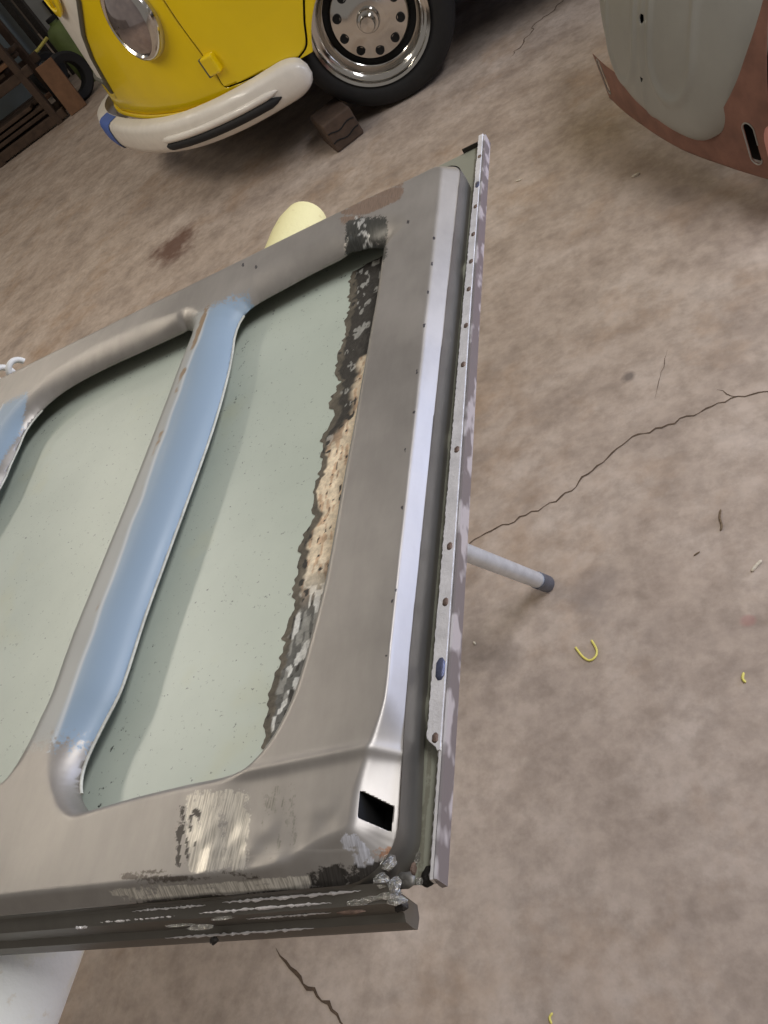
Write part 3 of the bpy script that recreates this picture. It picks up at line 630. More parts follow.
# ================================================================== YELLOW VAN
van = thing('yellow_van', 'bright yellow and white vintage van with chrome wheel and white bumper', 'van', (-0.6, 4.60, 0.0))
CY = 4.60
half = [(1.75, 3.62), (1.70, 3.52), (1.50, 3.47), (1.0, 3.47), (0.2, 3.47), (-0.6, 3.47), (-1.05, 3.465), (-1.34, 3.46), (-1.63, 3.46), (-1.91, 3.55), (-2.18, 3.74), (-2.46, 4.02), (-2.70, 4.33), (-2.80, 4.60)]
plan = half + [(x, 2 * CY - y) for x, y in half[-2::-1]]
PL = spline(plan, 12); seg = np.linalg.norm(np.diff(PL, axis=0), axis=1); S = np.concatenate([[0], np.cumsum(seg)]); ST = S[-1]
def plan_at(s):
    x = np.interp(s, S, PL[:, 0]); y = np.interp(s, S, PL[:, 1]); e = 0.01
    tx = np.interp(s + e, S, PL[:, 0]) - np.interp(s - e, S, PL[:, 0]); ty = np.interp(s + e, S, PL[:, 1]) - np.interp(s - e, S, PL[:, 1])
    L = np.hypot(tx, ty); return x, y, -ty / L * -1, tx / L * -1           # inward normal is (ty, -tx) turned to the right-hand side
def s_of_x(xv): i = np.argmax(PL[:len(PL) // 2, 0] < xv); return S[i]
def van_map(s, z, off=0.0):
    x, y, nx, ny = plan_at(s)
    nose = ss(-1.2, -2.2, x)
    ins = 0.03 + nose * (0.05 + 0.10 * np.clip(z - 0.36, 0, 2) + 0.06 * np.clip(z - 1.0, 0, 2)) + 0.02 * np.clip(z - 0.9, 0, 2) + 0.12 * ss(1.45, 1.95, z)
    ins = ins + 0.05 * nose * ss(0.40, 0.28, z)
    sgn = np.where((nx * (-0.6 - x) + ny * (CY - y)) > 0, 1, -1)
    ins = ins - off
    return np.stack([x + nx * sgn * ins, y + ny * sgn * ins, z + 0 * x], -1)
sg, zg = np.meshgrid(np.arange(s_of_x(0.3), s_of_x(-2.6) + 0.35, 0.01), np.arange(0.25, 1.3, 0.006), indexing='ij')
vp = van_map(sg.ravel(), zg.ravel()); vpx = proj(vp); vdist = np.linalg.norm(vp - np.array([0, 0, H]), axis=1)
def van_hit(u, v):
    e = np.hypot(vpx[:, 0] - u, vpx[:, 1] - v); c = np.nonzero(e < e.min() + 2.0)[0]; i = c[np.argmin(vdist[c])]
    return sg.ravel()[i], zg.ravel()[i]
def van_n(s, z):
    a = van_map(np.array([s - .01, s + .01, s, s]), np.array([z, z, z - .01, z + .01])); n_ = np.cross(a[1] - a[0], a[3] - a[2]); n_ /= np.linalg.norm(n_)
    q = a.mean(0); return n_ if n_ @ (q - np.array([-0.6, CY, 0.9])) > 0 else -n_
W0 = at(372, 19, 0.33); s_w = s_of_x(W0[0])
# V line of the nose
vl = [van_hit(u, v) for u, v in ((78, 0), (80, 18), (83, 36), (92, 60), (104, 83), (114, 98))]
s_c = S[len(S) // 2]
vl_s = np.array([q[0] for q in vl]); vl_z = np.array([q[1] for q in vl])
vs = np.concatenate([[vl_s[0] - 0.10, vl_s[0] - 0.35, vl_s[0] - 0.8], vl_s]); vz = np.concatenate([[vl_z[0] + 0.14, 1.06, 1.12], vl_z])
o_ = np.argsort(vs); vs, vz = vs[o_], vz[o_]
print('V', [tuple(np.round(q, 3)) for q in vl], 's_c', s_c, 's_w', s_w, 'ST', ST)
def vline(s):
    sm_ = np.where(s > s_c, 2 * s_c - s, s); return np.interp(sm_, vs, vz)
# door seam
dpx = [(158, -6), (176, 22), (194, 47), (213, 74), (224, 88), (234, 86), (262, 76), (290, 65), (300, 58), (305, 46), (304, 24), (302, -4)]
dq = np.array([van_hit(u, v) for u, v in dpx]); dtop = 1.08
DP = np.concatenate([[[dq[0][0] - 0.03, dtop]], dq, [[dq[-1][0], dtop]]]); DP = np.concatenate([DP[:1], spline(DP[1:-1], 4), DP[-1:]])
print('door', np.round(dq, 3).tolist())
ARCH = 0.39; s_a = van_hit(314, 30)[0] - 0.306
zb = 0.355
def body_sdf(s, z):
    d = np.minimum(vline(s) - z, z - zb)
    d = np.minimum(d, np.hypot(s - s_a, z - 0.20) - ARCH)
    d = np.minimum(d, poly_sdf(s, z, DP) - 0.004)
    return d
def door_sdf(s, z):
    return np.minimum(-poly_sdf(s, z, DP) - 0.004, np.hypot(s - s_a, z - 0.20) - ARCH)
Sg = np.concatenate([np.arange(0, s_of_x(-0.2), 0.08), np.arange(s_of_x(-0.2), 4.1, 0.016), np.arange(4.1, 4.75, 0.007), np.arange(4.75, 2 * s_c - s_of_x(-0.9), 0.016), np.arange(2 * s_c - s_of_x(-0.9), ST, 0.08)])
bo = sheet('body_shell', Sg, np.concatenate([np.arange(zb - 0.02, 0.62, 0.007), np.arange(0.62, 1.16, 0.016)]), body_sdf, lambda s, z: van_map(s, z), M['yellow'], van, solid=0.004, flip=True)
sheet('cab_door', np.arange(DP[:, 0].min() - .02, DP[:, 0].max() + .02, 0.012), np.arange(DP[:, 1].min() - .02, dtop + .02, 0.012), door_sdf, lambda s, z: van_map(s, z, 0.003), M['yellow'], van, solid=0.004, flip=True)
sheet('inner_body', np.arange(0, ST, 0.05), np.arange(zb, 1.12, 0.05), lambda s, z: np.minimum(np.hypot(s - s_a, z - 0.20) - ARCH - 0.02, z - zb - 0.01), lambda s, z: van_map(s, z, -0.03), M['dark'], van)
def win_sdf(s, z):
    d = np.minimum(z - vline(s) - 0.0, 1.92 - z)
    for sc_ in (s_c - 0.36, s_c + 0.36): d = np.minimum(d, np.maximum(np.abs(s - sc_) - 0.31, np.abs(z - 1.43) - 0.19))
    for sc_ in (s_w, 2 * s_c - s_w): d = np.minimum(d, np.maximum(np.abs(s - sc_ + 0.0) - 0.30, np.abs(z - 1.43) - 0.17))
    return d
sheet('upper_body', Sg, np.arange(0.30, 1.95, 0.02), win_sdf, lambda s, z: van_map(s, z), M['white'], van, solid=0.004, flip=True)['label'] = 'white upper body and V-shaped nose panel'
rs = np.arange(0, ST, 0.06); rim_ = van_map(rs, rs * 0 + 1.91); cen = np.array([-0.5, CY]); V = []; Fc = []; K = len(rs)
for k, (sc_, zz) in enumerate(((1.0, 1.91), (0.93, 1.97), (0.7, 2.03), (0.3, 2.06), (0.02, 2.065))):
    for q in rim_: V.append((cen[0] + (q[0] - cen[0]) * sc_, cen[1] + (q[1] - cen[1]) * sc_, zz))
for k in range(4):
    for i in range(K - 1): Fc.append((k * K + i, k * K + i + 1, (k + 1) * K + i + 1, (k + 1) * K + i))
mk('roof', V, Fc, M['white'], van, smooth=True)
gl = sheet('window_glass', np.arange(s_w - 0.4, 2 * s_c - s_w + 0.4, 0.05), np.arange(1.2, 1.65, 0.05), lambda s, z: z * 0 + 1, lambda s, z: van_map(s, z, -0.02), M['glass'], van)
mk('underbody', [(1.6, 3.62, 0.36), (-1.2, 3.62, 0.36), (-1.9, 3.80, 0.36), (-2.4, 4.3, 0.36), (-2.4, 4.9, 0.36), (-1.9, 5.4, 0.36), (-1.2, 5.58, 0.36), (1.6, 5.58, 0.36)], [tuple(range(8))], M['dark'], van, solid=0.05)
# trim along the V
def trim_path(a, b_):
    s_ = np.linspace(a, b_, 60); z_ = vline(s_); return van_map(s_, z_, 0.004)
tube('nose_trim', trim_path(vs[0], s_c), 0.012, M['trim'], van, 8, True); tube('nose_trim', trim_path(s_c, 2 * s_c - vs[0]), 0.012, M['trim'], van, 8, True)
tube('lower_seam_lip', van_map(np.linspace(s_w - 0.40 + 0.8, s_c + 0.5, 70), np.full(70, zb + 0.006), 0.012), 0.010, M['yellow'], van, 8)
# headlight
hs, hz = van_hit(131, 19); hp = van_map(np.array([hs]), np.array([hz]))[0]; hn = van_n(hs, hz); hn = hn + np.array([0.0, 0.0, 0.06]); hn /= np.linalg.norm(hn)
print('headlight', hp, hn)
HR = 0.158
hl = lathe('headlight_rim', [(HR, -0.09), (HR + 0.004, -0.01), (HR + 0.004, 0.012), (HR - 0.004, 0.03), (HR - 0.018, 0.036), (HR - 0.026, 0.028)], hp, hn, M['chrome'], van, 56)
lathe('headlight_lens', [((HR - 0.024) * math.sin(a), 0.026 + 0.050 * (math.cos(a) - math.cos(1.2)) / (1 - math.cos(1.2)) * 1.0 if False else 0.028 + 0.05 * (1 - (math.sin(a)) ** 2)) for a in np.linspace(math.pi / 2, 0.02, 12)], hp, hn, M['glass'], hl, 48)
# emblem
es_, ez_ = van_hit(55, 4); es_ = min(es_, s_c - 0.03)
ep = van_map(np.array([es_]), np.array([ez_ + 0.10]), 0.004)[0]; en = van_n(es_, ez_ + 0.1)
em = lathe('emblem_ring', [(0.155, 0.0), (0.16, 0.012), (0.135, 0.018), (0.128, 0.012), (0.128, 0.0)], ep, en, M['yellow'], van, 40)
ex = np.cross([0, 0, 1.0], en); ex /= np.linalg.norm(ex); ey = np.cross(en, ex)
def stroke(a, b_, wd=0.022):
    a = np.array(a); b_ = np.array(b_); d = (b_ - a) / np.linalg.norm(b_ - a); q = np.array([-d[1], d[0]]) * wd / 2; V = []
    for h_ in (0.002, 0.014):
        for (x, y) in (a + q, b_ + q, b_ - q, a - q): V.append(ep + ex * x + ey * y + en * h_)
    return mk('emblem_stroke', V, BF, M['yellow'], em)
for a, b_ in (((-0.058, 0.115), (0, 0.018)), ((0.058, 0.115), (0, 0.018)), ((-0.118, 0.055), (-0.055, -0.115)), ((-0.055, -0.115), (0, 0.0)), ((0, 0.0), (0.055, -0.115)), ((0.055, -0.115), (0.118, 0.055))): stroke(a, b_)
# hinge
q = van_hit(213, 65); hpos = van_map(np.array([q[0]]), np.array([q[1]]), 0.012)[0]; hnn = van_n(*q)
hg = box('door_hinge', hpos, (0.062, 0.04, 0.075), M['yellow'], van, math.atan2(hnn[1], hnn[0]) + math.pi / 2, 0.008)
q2 = van_map(np.array([q[0] + 0.035]), np.array([q[1]]), 0.016)[0]; tube('hinge_pin', [q2 - [0, 0, 0.04], q2 + [0, 0, 0.035]], 0.012, M['trim'], hg, 10)
# bumper: rolled steel section following the plan
bz0, bz1 = 0.243, 0.388
s_b0 = s_of_x(at(311, 75, 0.33)[0] - 0.02)
print('bumper start', s_b0, at(311, 75, 0.33))
bs = np.concatenate([np.linspace(s_b0, s_b0 + 0.12, 8), np.arange(s_b0 + 0.14, 2 * s_c - s_b0 - 0.14, 0.03), np.linspace(2 * s_c - s_b0 - 0.12, 2 * s_c - s_b0, 8)])
prof = [(-0.03, 1.0), (0.012, 0.985), (0.030, 0.93), (0.040, 0.80), (0.044, 0.55), (0.043, 0.30), (0.034, 0.10), (0.010, 0.0), (-0.03, 0.0)]
def bump_pt(s, off, t):
    e = min(1, (s - s_b0) / 0.11, (2 * s_c - s_b0 - s) / 0.11); e = math.sqrt(max(0.0, 1 - (1 - max(e, 0)) ** 2))
    x, y, nx, ny = plan_at(np.array([s])); sgn = 1 if (nx * (-0.6 - x) + ny * (CY - y))[0] > 0 else -1
    zc = (bz0 + bz1) / 2; zz = zc + (bz0 + (bz1 - bz0) * t - zc) * (0.25 + 0.75 * e); of = off * (0.4 + 0.6 * e)
    return np.array([x[0] - nx[0] * sgn * of, y[0] - ny[0] * sgn * of, zz])
V = []; Fc = []; K = len(prof)
for s in bs:
    for (o2, t) in prof: V.append(bump_pt(s, o2, t))
for i in range(len(bs) - 1):
    for k in range(K - 1): Fc.append((i * K + k, (i + 1) * K + k, (i + 1) * K + k + 1, i * K + k + 1))
Fc += [tuple(range(K)), tuple((len(bs) - 1) * K + k for k in range(K - 1, -1, -1))]
bp = mk('bumper', V, Fc, M['white'], van, smooth=True); sharp(bp, 1.2); bp['label'] = 'chipped white bumper'
def bhit(u, v):
    best = None
    for s in np.arange(s_b0, s_c + 0.3, 0.01):
        for t in np.linspace(0, 1, 21):
            p_ = bump_pt(s, 0.043, t); d = np.hypot(*(proj(p_) - [u, v]))
            if best is None or d < best[0]: best = (d, s, t)
    return best[1], best[2]
a, b_ = bhit(284, 101), bhit(166, 145); n_ = 26
P = [bump_pt(a[0] + (b_[0] - a[0]) * k / n_, 0.045, 0.34 + 0.02 * math.sin(k / n_ * 3)) for k in range(n_ + 1)]
rd = np.array([0.019 * math.sqrt(max(0.02, min(1, k / 2, (n_ - k) / 2))) for k in range(n_ + 1)])
tube('bumper_groove', P, rd, M['rubber'], bp, 10)
tube('bumper_rib', [p_ + np.array([0, 0, 0.030]) for p_ in P], rd * 0.8, M['white'], bp, 10)
a = min((abs(proj(bump_pt(s_, 0.043, 0.5))[0] - 112), s_) for s_ in np.arange(s_b0 + 0.5, s_c - 0.45, 0.01))[1]; V = []; Fc = []
for k, s in enumerate(np.linspace(a - 0.09, a + 0.13, 8)):
    for (o2, t) in prof: V.append(bump_pt(s, o2 + 0.004, 0.5 + (t - 0.5) * 1.03))
for i in range(7):
    for k in range(K - 1): Fc.append((i * K + k, (i + 1) * K + k, (i + 1) * K + k + 1, i * K + k + 1))
mk('blue_tape', V, Fc, M['tape'], bp, smooth=True)['label'] = 'strip of blue masking tape'
# wheel
def wheel(c, nrm, par):
    Rt = 0.33; hw = 0.095
    ty = lathe('tyre', [(0.232, -hw), (0.25, -hw - .012), (0.29, -hw - .014), (0.318, -hw + .004), (Rt, -hw + .03), (Rt, hw - .03), (0.318, hw - .004), (0.29, hw + .012), (0.255, hw + .010), (0.236, hw - .002), (0.228, hw - 0.02)], c, nrm, M['rubber'], par, 64)
    rm = lathe('wheel_rim', [(0.232, hw - .012), (0.240, hw + .004), (0.236, hw + .012), (0.226, hw + .006), (0.222, hw - .012), (0.205, hw - .018), (0.198, hw - .030), (0.192, hw - .055), (0.182, hw - .062), (0.178, hw - .085)], c, nrm, M['chrome'], ty, 64)
    lathe('rim_well', [(0.182, hw - .080), (0.150, hw - .085), (0.0, hw - .085)], c, nrm, M['dark'], ty, 48)
    dsk = lathe('wheel_disc', [(0.160, hw - .085), (0.158, hw - .06), (0.148, hw - .045), (0.120, hw - .040), (0.085, hw - .030), (0.06, hw - .026), (0.0, hw - .026)], c, nrm, M['chrome'], ty, 64)
    x, y, d = frame_of(nrm)
    for k in range(10):
        a = 2 * math.pi * k / 10 + 0.15; q = np.asarray(c) + d * (hw - .0385) + 0.122 * (math.cos(a) * x + math.sin(a) * y)
        lathe('vent_hole', [(0.017, -0.004), (0.018, 0.003), (0.0145, 0.004), (0.013, 0.001), (0.0, 0.001)], q, d, M['dark'], dsk, 14)
    lathe('hub_cap', [(0.046, hw - .03), (0.045, hw - .008), (0.040, hw + .0), (0.032, hw + .002), (0.030, hw + .028), (0.026, hw + .036), (0.0, hw + .038)], c, nrm, M['chrome'], dsk, 32)
    return ty
wn = np.array([0.05, -1.0, 0.0]); wn /= np.linalg.norm(wn)
wc = at(372, 17, 0.312); wc[2] = 0.33
wheel(wc, wn, van)
for c_, nn in (((W0[0], 2 * CY - wc[1], 0.33), -wn), ((W0[0] + 2.0, wc[1], 0.33), np.array([0, -1.0, 0])), ((W0[0] + 2.0, 2 * CY - wc[1], 0.33), np.array([0, 1.0, 0]))): wheel(np.array(c_), nn, van)
# wooden chock
ck = thing('wood_block', 'dark oily wooden block lying in front of the van tyre', 'wood block', tuple(at(338, 138, 0)))
b0, b1, b2 = at(338, 154, 0), at(365, 133, 0), at(306, 131, 0)
ux = (b1 - b0); uy = (b2 - b0); uy = uy - ux * (uy @ ux) / (ux @ ux); uy = uy / np.linalg.norm(uy) * 0.20
V = [b0, b0 + ux, b0 + ux + uy, b0 + uy]; V = V + [p_ + np.array([0, 0, 0.125]) for p_ in V]; V = [p_ + np.array([0, 0, 0.001]) for p_ in V]
blk = mk('beam_offcut', V, BF, M['wood'], ck, bevel=0.008)
for k, fz in enumerate((0.3, 0.62)):
    tube('split', [V[0] + (V[4] - V[0]) * fz + ux * t - uy * 0.004 + np.array([0, 0, 0.006 * math.sin(9 * t + k)]) for t in np.linspace(0.05, 0.95, 9)], 0.003, M['dark'], blk, 5)

# ================================================================== GREY CAR NOSE AT THE RIGHT
cn = thing('car_nose', 'grey primed bonnet over a red-oxide front apron with bumper slots', 'car', (0.5, 2.6, 0.0))
A0 = np.array([-0.242, 2.60]); A1 = np.array([0.060, 1.935]); lat = (A1 - A0) / np.linalg.norm(A1 - A0); fwd = np.array([lat[1], -lat[0]]); 
if fwd[0] > 0: fwd = -fwd
mid = (A0 + A1) / 2
def nose(u, z, back):
    p_ = mid[None, :] + np.outer(u, lat) - np.outer(back, fwd); return np.stack([p_[:, 0], p_[:, 1], z], 1)
HPOLY = np.concatenate([spline([(-0.45, 0.80), (-0.36, 0.56), (-0.30, 0.41), (-0.246, 0.31), (-0.156, 0.218), (-0.084, 0.182), (0.006, 0.160), (0.10, 0.140), (0.186, 0.132), (0.246, 0.150), (0.30, 0.190), (0.36, 0.258), (0.402, 0.33), (0.45, 0.45), (0.50, 0.70), (0.52, 1.10)], 5), [(-0.5, 1.10)]])
def ap_back(u, z): return -0.03 + 0.25 * u * u + 0.5 * np.clip(z - 0.22, 0, 1) ** 1.5
def nose_hit(back, u, v):
    uu, zz = np.meshgrid(np.arange(-0.9, 0.95, 0.006), np.arange(0.0, 1.2, 0.006), indexing='ij'); uu = uu.ravel(); zz = zz.ravel()
    P_ = nose(uu, zz, back(uu, zz)); e = np.hypot(*(proj(P_) - [u, v]).T); D_ = np.linalg.norm(P_ - [0, 0, H], axis=1)
    c = np.nonzero(e < e.min() + 2.0)[0]; i = c[np.argmin(D_[c])]; return uu[i], zz[i]
def slot(u, z, uc, zc): return np.hypot(u - uc, np.maximum(np.abs(z - zc) - 0.036, 0)) - 0.015
ab = np.array([nose_hit(ap_back, u, v) for u, v in ((598, 88), (612, 102), (640, 125), (680, 150), (720, 166), (768, 180))])
SL = [nose_hit(ap_back, 602, 77), nose_hit(ap_back, 751, 145)]
print('apron', np.round(ab, 3).tolist(), SL)
w0 = nose_hit(ap_back, 766, 150)[0]
def ap_sdf(u, z):
    bot = np.interp(u, ab[:, 0], ab[:, 1])
    d = np.minimum(z - bot, np.minimum(w0 + 0.03 - u, u - SL[0][0] + 0.040)); d = np.minimum(d, np.where(u < 0, 0.213, 0.45) - z); d = np.minimum(d, poly_sdf(u, z, HPOLY) + 0.03)
    for uc, zc in SL: d = np.minimum(d, slot(u, z, uc, zc))
    return d
ap = sheet('apron', np.arange(ab[0, 0] - 0.03, w0 + 0.06, 0.007), np.arange(-0.02, 0.56, 0.007), ap_sdf, lambda u, z: nose(u, z, ap_back(u, z)), M['rust'], cn, solid=0.0015)
sheet('slot_shade_sheet', np.arange(SL[0][0] - 0.02, SL[1][0] + 0.05, 0.02), np.arange(0.02, 0.5, 0.02), lambda u, z: np.minimum(z - 0.004 - np.interp(u, ab[:, 0], ab[:, 1]), np.where(u < 0, 0.190, 0.43) - z), lambda u, z: nose(u, z, ap_back(u, z) + 0.04), M['dark'], cn)  # near-black sheet added behind the slots to give their inner shade
for uc, zc in SL:
    a = np.linspace(0, 2 * math.pi, 33); uu = uc + 0.017 * np.cos(a); zz = zc + 0.017 * np.sin(a) + np.sign(np.sin(a)) * 0.036
    tube('slot_rim', nose(uu, zz, ap_back(uu, zz) - 0.0005), 0.0018, M['grey'], ap, 6, False)
def hood_base(u, z):
    h = np.clip(z - 0.12, 0, 2); return -0.07 + 0.35 * u * u + 1.0 * u ** 4 + 0.10 * h + 0.60 * h * h
hb = [nose_hit(hood_base, *q) for q in ((641, 18), (640, 79), (618, 62), (668, 87), (700, 40))]; print('hood marks', hb)
def hood_back(u, z):
    b_ = hood_base(u, z); d = -poly_sdf(u, z, HPOLY); b_ = b_ + 0.022 * np.exp(-np.clip(d, 0, 1) / 0.02)
    for sgn in (-1, 1):          # pressed U-shaped swage either side of the centre crease
        cx = 0.02 + 0.115 * sgn; r_ = np.hypot((u - cx) / 0.08, np.minimum(z - 0.33, 0) / 0.10); b_ = b_ - 0.006 * np.exp(-((r_ - 1) / 0.13) ** 2) * ss(0.9, 0.6, z)
    return b_ - 0.003 * np.exp(-((u - 0.02) / 0.012) ** 2)
def hole(u, z, uc, zc, r_): return np.hypot(u - uc, z - zc) - r_
def hood_sdf(u, z):
    d = -poly_sdf(u, z, HPOLY)
    for q_, r_ in ((hb[0], 0.010), (hb[1], 0.0085)): d = np.minimum(d, hole(u, z, q_[0], q_[1], r_))
    return d
hx = HPOLY[:, 0].max()
hd = sheet('bonnet', np.arange(-hx - 0.01, hx + 0.012, 0.0065), np.arange(HPOLY[:, 1].min() - 0.01, 1.12, 0.0065), hood_sdf, lambda u, z: nose(u, z, hood_back(u, z)), M['grey'], cn, solid=0.003)
hd['label'] = 'grey primed bonnet with a U-shaped pressing and two handle holes'
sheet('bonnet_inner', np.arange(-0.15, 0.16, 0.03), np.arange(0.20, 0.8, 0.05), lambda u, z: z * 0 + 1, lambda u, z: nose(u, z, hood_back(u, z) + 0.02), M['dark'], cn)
# wing on the right
def wing_map(a, t):
    u = w0 + 0.02 * t + 0.32 * (1 - np.cos(a)); zc = 0.07 + t * 0.42
    return nose(u, zc, ap_back(np.full(a.shape, w0), zc * 0 + 0.1) - 0.004 - 0.012 * np.sin(a * 1.6) + 0.9 * np.clip(t - 0.25, 0, 1) ** 1.6 + 0.5 * ss(0.7, 1.5, a) ** 1.5)
wo = sheet('front_wing', np.linspace(0, 1.5, 26), np.linspace(0, 1, 30), lambda a, t: a * 0 + 1, wing_map, M['pink'], cn, solid=0.004); wo['label'] = 'pink primed front wing'
for (u0, bk) in ((-0.45, 0.5), (0.45, 0.5), (-0.45, 1.4), (0.45, 1.4)):
    q = mid + lat * u0 - fwd * bk; box('axle_stand', (q[0], q[1], 0.06), (0.14, 0.14, 0.12), M['dark'], cn, bevel=0.01)
q = mid - fwd * 0.85; box('floor_pan', (q[0], q[1], 0.17), (1.3, 0.9, 0.10), M['dark'], cn, math.atan2(fwd[1], fwd[0]), 0.02)

# ================================================================== CLUTTER ALONG THE FAR LEFT WALL
g0, g1 = at(2, 168, 0), at(64, 122, 0); gx = g1 - g0; gl_ = np.linalg.norm(gx); gx /= gl_; gy = np.array([-gx[1], gx[0], 0]); ga = math.atan2(gx[1], gx[0])
rk = thing('timber_rack', 'dark timber rack loaded with old boards in the far left corner', 'rack', tuple(g0))
def rkbox(nm, a, b_, c, s, mt, par=rk, rot=0.0): 
    q = g0 + gx * a + gy * b_ + np.array([0, 0, c]); return box(nm, q, s, mt, par, ga + rot, 0.006)
Lr = gl_
for a in (-1.6, Lr * 0.02, Lr - 0.04):
    for b_ in (0.05, 0.42): rkbox('post', a, b_, 0.75, (0.06, 0.06, 1.5), M['wood'])
for c in (0.05, 0.42, 0.85, 1.25):
    for b_ in (0.05, 0.42): rkbox('rail', (Lr - 1.6) / 2, b_, c, (Lr + 1.7, 0.05, 0.07), M['wood'])
r3 = random.Random(12)
for sh, z0 in enumerate((0.09, 0.46, 0.89)):
    for k in range(9):
        tz = z0 + 0.045 * (k // 3 + 0.5) + 0.004; rkbox('board', (Lr - 1.6) / 2 + r3.uniform(-0.1, 0.1), 0.12 + 0.11 * (k % 3), tz, (Lr + 1.45, 0.095, 0.03), M['plank' if r3.random() < 0.35 else 'wood'], rot=r3.uniform(-0.02, 0.02))
gxv, gyv, an = gx, gy, ga
corner = at(58, 88, 0)                                     # near right-hand foot of the cabinet
t = thing('steel_cabinet', 'tall blue-grey steel cabinet behind the timber rack', 'cabinet', tuple(corner)); c0 = corner - gxv * 0.5 + gyv * 0.28
box('cabinet_body', c0 + [0, 0, 1.001], (1.0, 0.50, 2.0), M['cabinet'], t, an, 0.01)
dr = box('cabinet_door', c0 - gyv * 0.26 + [0, 0, 1.0], (0.96, 0.02, 1.92), M['cabinet'], t, an, 0.006); box('handle', c0 - gyv * 0.28 + gxv * 0.28 + [0, 0, 0.30], (0.06, 0.03, 0.06), M['dark'], dr, an)
q = corner + gxv * 0.10 + gyv * 0.10
t2 = thing('black_post', 'dark upright steel post beside the blue-grey cabinet', 'post', tuple(q))
for k in range(2): box('channel', q + gxv * (0.10 * k) + [0, 0, 1.101], (0.06, 0.09, 2.2), M['blackening'], t2, an, 0.006)
lc = aty(56, 48, 9.0); q = np.array([lc[0], lc[1], 0]) + gxv * 0.45 + gyv * 0.25
t3 = thing('pale_locker', 'pale steel locker with a dark handle behind the van nose', 'locker', tuple(q)); zb_ = lc[2]
box('locker_body', q + [0, 0, zb_ + 0.75], (0.9, 0.5, 1.5), M['pale'], t3, an, 0.01); ld = box('locker_door', q - gyv * 0.26 + [0, 0, zb_ + 0.75], (0.86, 0.02, 1.46), M['pale'], t3, an, 0.006)
box('handle', q - gyv * 0.285 + gxv * -0.22 + [0, 0, zb_ + 0.28], (0.07, 0.03, 0.20), M['dark'], ld, an)
for sx_ in (-0.4, 0.4):
    for sy_ in (-0.2, 0.2): box('leg', q + gxv * sx_ + gyv * sy_ + [0, 0, zb_ / 2 + 0.001], (0.04, 0.04, zb_), M['blackening'], t3, an)
def tyre_thing(label, u, v, r_, nrm):
    p_ = at(u, v, 0); t = thing('spare_tyre', label, 'tyre', tuple(p_), 'tyres by the far wall'); c = p_ + np.array([0, 0, r_ + 0.001])
    lathe('tread', [(r_ * 0.62, -0.05), (r_ * 0.9, -0.06), (r_, -0.04), (r_, 0.04), (r_ * 0.9, 0.06), (r_ * 0.62, 0.05), (r_ * 0.60, 0.0), (r_ * 0.62, -0.05)], c, nrm, M['rubber'], t, 40)
tyre_thing('small black tyre standing at the foot of the blue-grey cabinet', 62, 90, 0.17, gxv * 0.6 - gyv * 0.8)
tyre_thing('black tyre with a brown board leaning on it, next to the van nose', 86, 99, 0.19, gxv * 0.6 - gyv * 0.8)
pb = at(86, 100, 0) - gyv * 0.16; pl = mk('brown_board', boxv(pb + np.array([0, 0, 0.20]) - gxv * 0.04 , (0.16, 0.022, 0.40), an, (-0.12, 'X')), BF, M['plank'], None, bevel=0.004); tag(pl, 'short brown board leaning on the tyre next to the van nose', 'board')
q = at(88, 92, 0) + gyv * 0.30 + gxv * 0.05; gtop = thing('green_canister', 'green plastic canister standing behind the tyre with the board', 'canister', tuple(q))
lathe('canister_body', [(0.0, 0.001), (0.11, 0.001), (0.12, 0.02), (0.12, 0.42), (0.09, 0.47), (0.04, 0.49), (0.04, 0.52), (0.0, 0.52)], q, (0, 0, 1), M['green'], gtop, 24); lathe('cap', [(0.045, 0.51), (0.045, 0.54), (0.0, 0.54)], q, (0, 0, 1), M['dark'], gtop, 16)
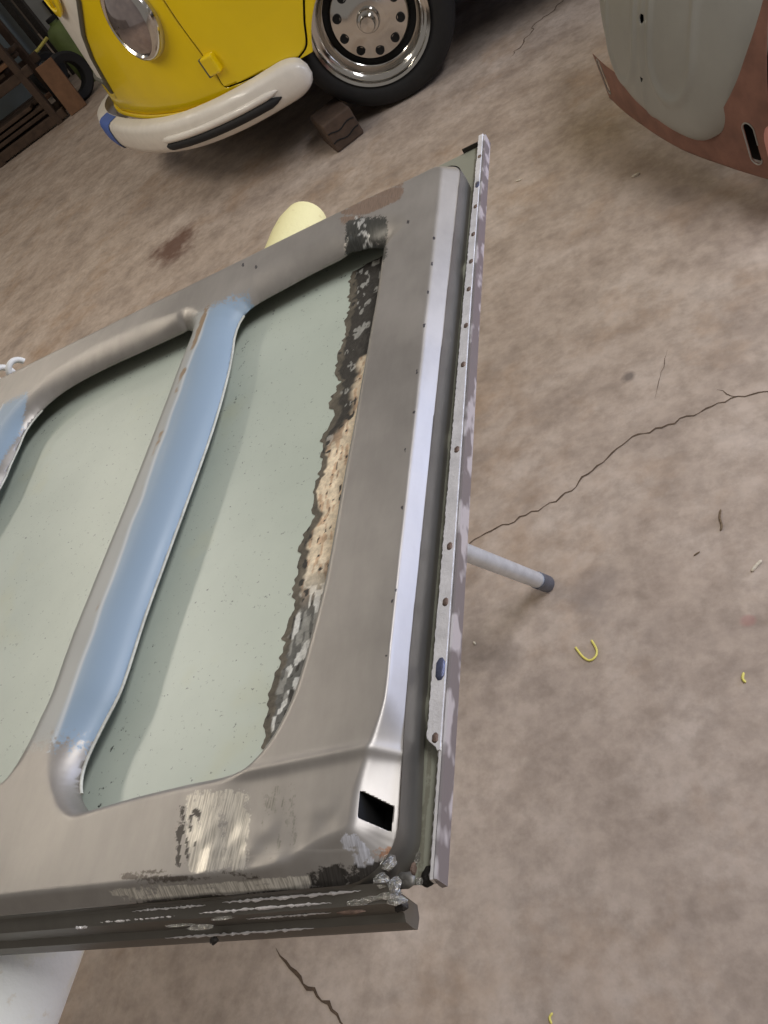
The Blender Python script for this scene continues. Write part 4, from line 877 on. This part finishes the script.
q = at(62, 90, 0) + np.array([0, 0, 0.355]); ys_ = tube('yellow_strap', [q - gxv * 0.16 - [0, 0, 0.03], q - gxv * 0.05, q + gxv * 0.06, q + gxv * 0.2 + [0, 0, 0.03]], 0.014, M['curl'], None, 8); tag(ys_, 'short yellow strap draped over the small tyre', 'strap')

# ================================================================== LITTER ON THE FLOOR
P = spline([np.append(at(x, y, 0)[:2], 0.0021) for x, y in ((576, 648), (583, 657), (590, 661), (596, 657), (597, 650), (592, 641))], 6)
tag(tube('yellow_curl', P, 0.0020, M['curl'], None, 8), 'curled U-shaped scrap of yellow plastic on the concrete', 'plastic scrap')
for i, (pts, mt, rd, nm, lb, ct) in enumerate((
        ([(721, 510), (720, 518), (722, 526), (721, 531)], 'twig', 0.0028, 'twig', 'thin dark twig on the floor below the long crack', 'twig'),
        ([(762, 561), (757, 566), (752, 572)], 'crumb', 0.0040, 'paint_chip', 'pale twisted chip near the right edge of the floor', 'chip'),
        ([(744, 673), (743, 679), (746, 683)], 'curl', 0.0030, 'yellow_sliver', 'small yellow sliver on the floor at the right edge', 'plastic scrap'),
        ([(553, 1013), (550, 1018), (552, 1024)], 'curl', 0.0024, 'yellow_thread', 'tiny yellow thread at the bottom of the floor', 'thread'),
        ([(474, 642), (476, 645)], 'crumb', 0.003, 'pale_crumb', 'pale crumb on the floor beside the steel strip', 'crumb'),
        ([(700, 552), (694, 556)], 'twig', 0.002, 'splinter', 'thin splinter on the floor left of the pale twisted chip', 'splinter'),
        ([(632, 178), (640, 174)], 'crumb', 0.005, 'pale_flake', 'pale flake on the floor in front of the red-oxide apron', 'flake'),
        ([(516, 182), (522, 180)], 'crumb', 0.004, 'paper_scrap', 'small pale scrap on the floor right of the strip end', 'scrap'))):
    rd *= 0.7; P = spline([np.append(at(x, y, 0)[:2], rd * 0.9) for x, y in pts], 4); r_ = np.full(len(P), rd); r_[0] = r_[-1] = rd * 0.4
    tag(tube(nm, P, r_, M[mt], None, 7), lb, ct)
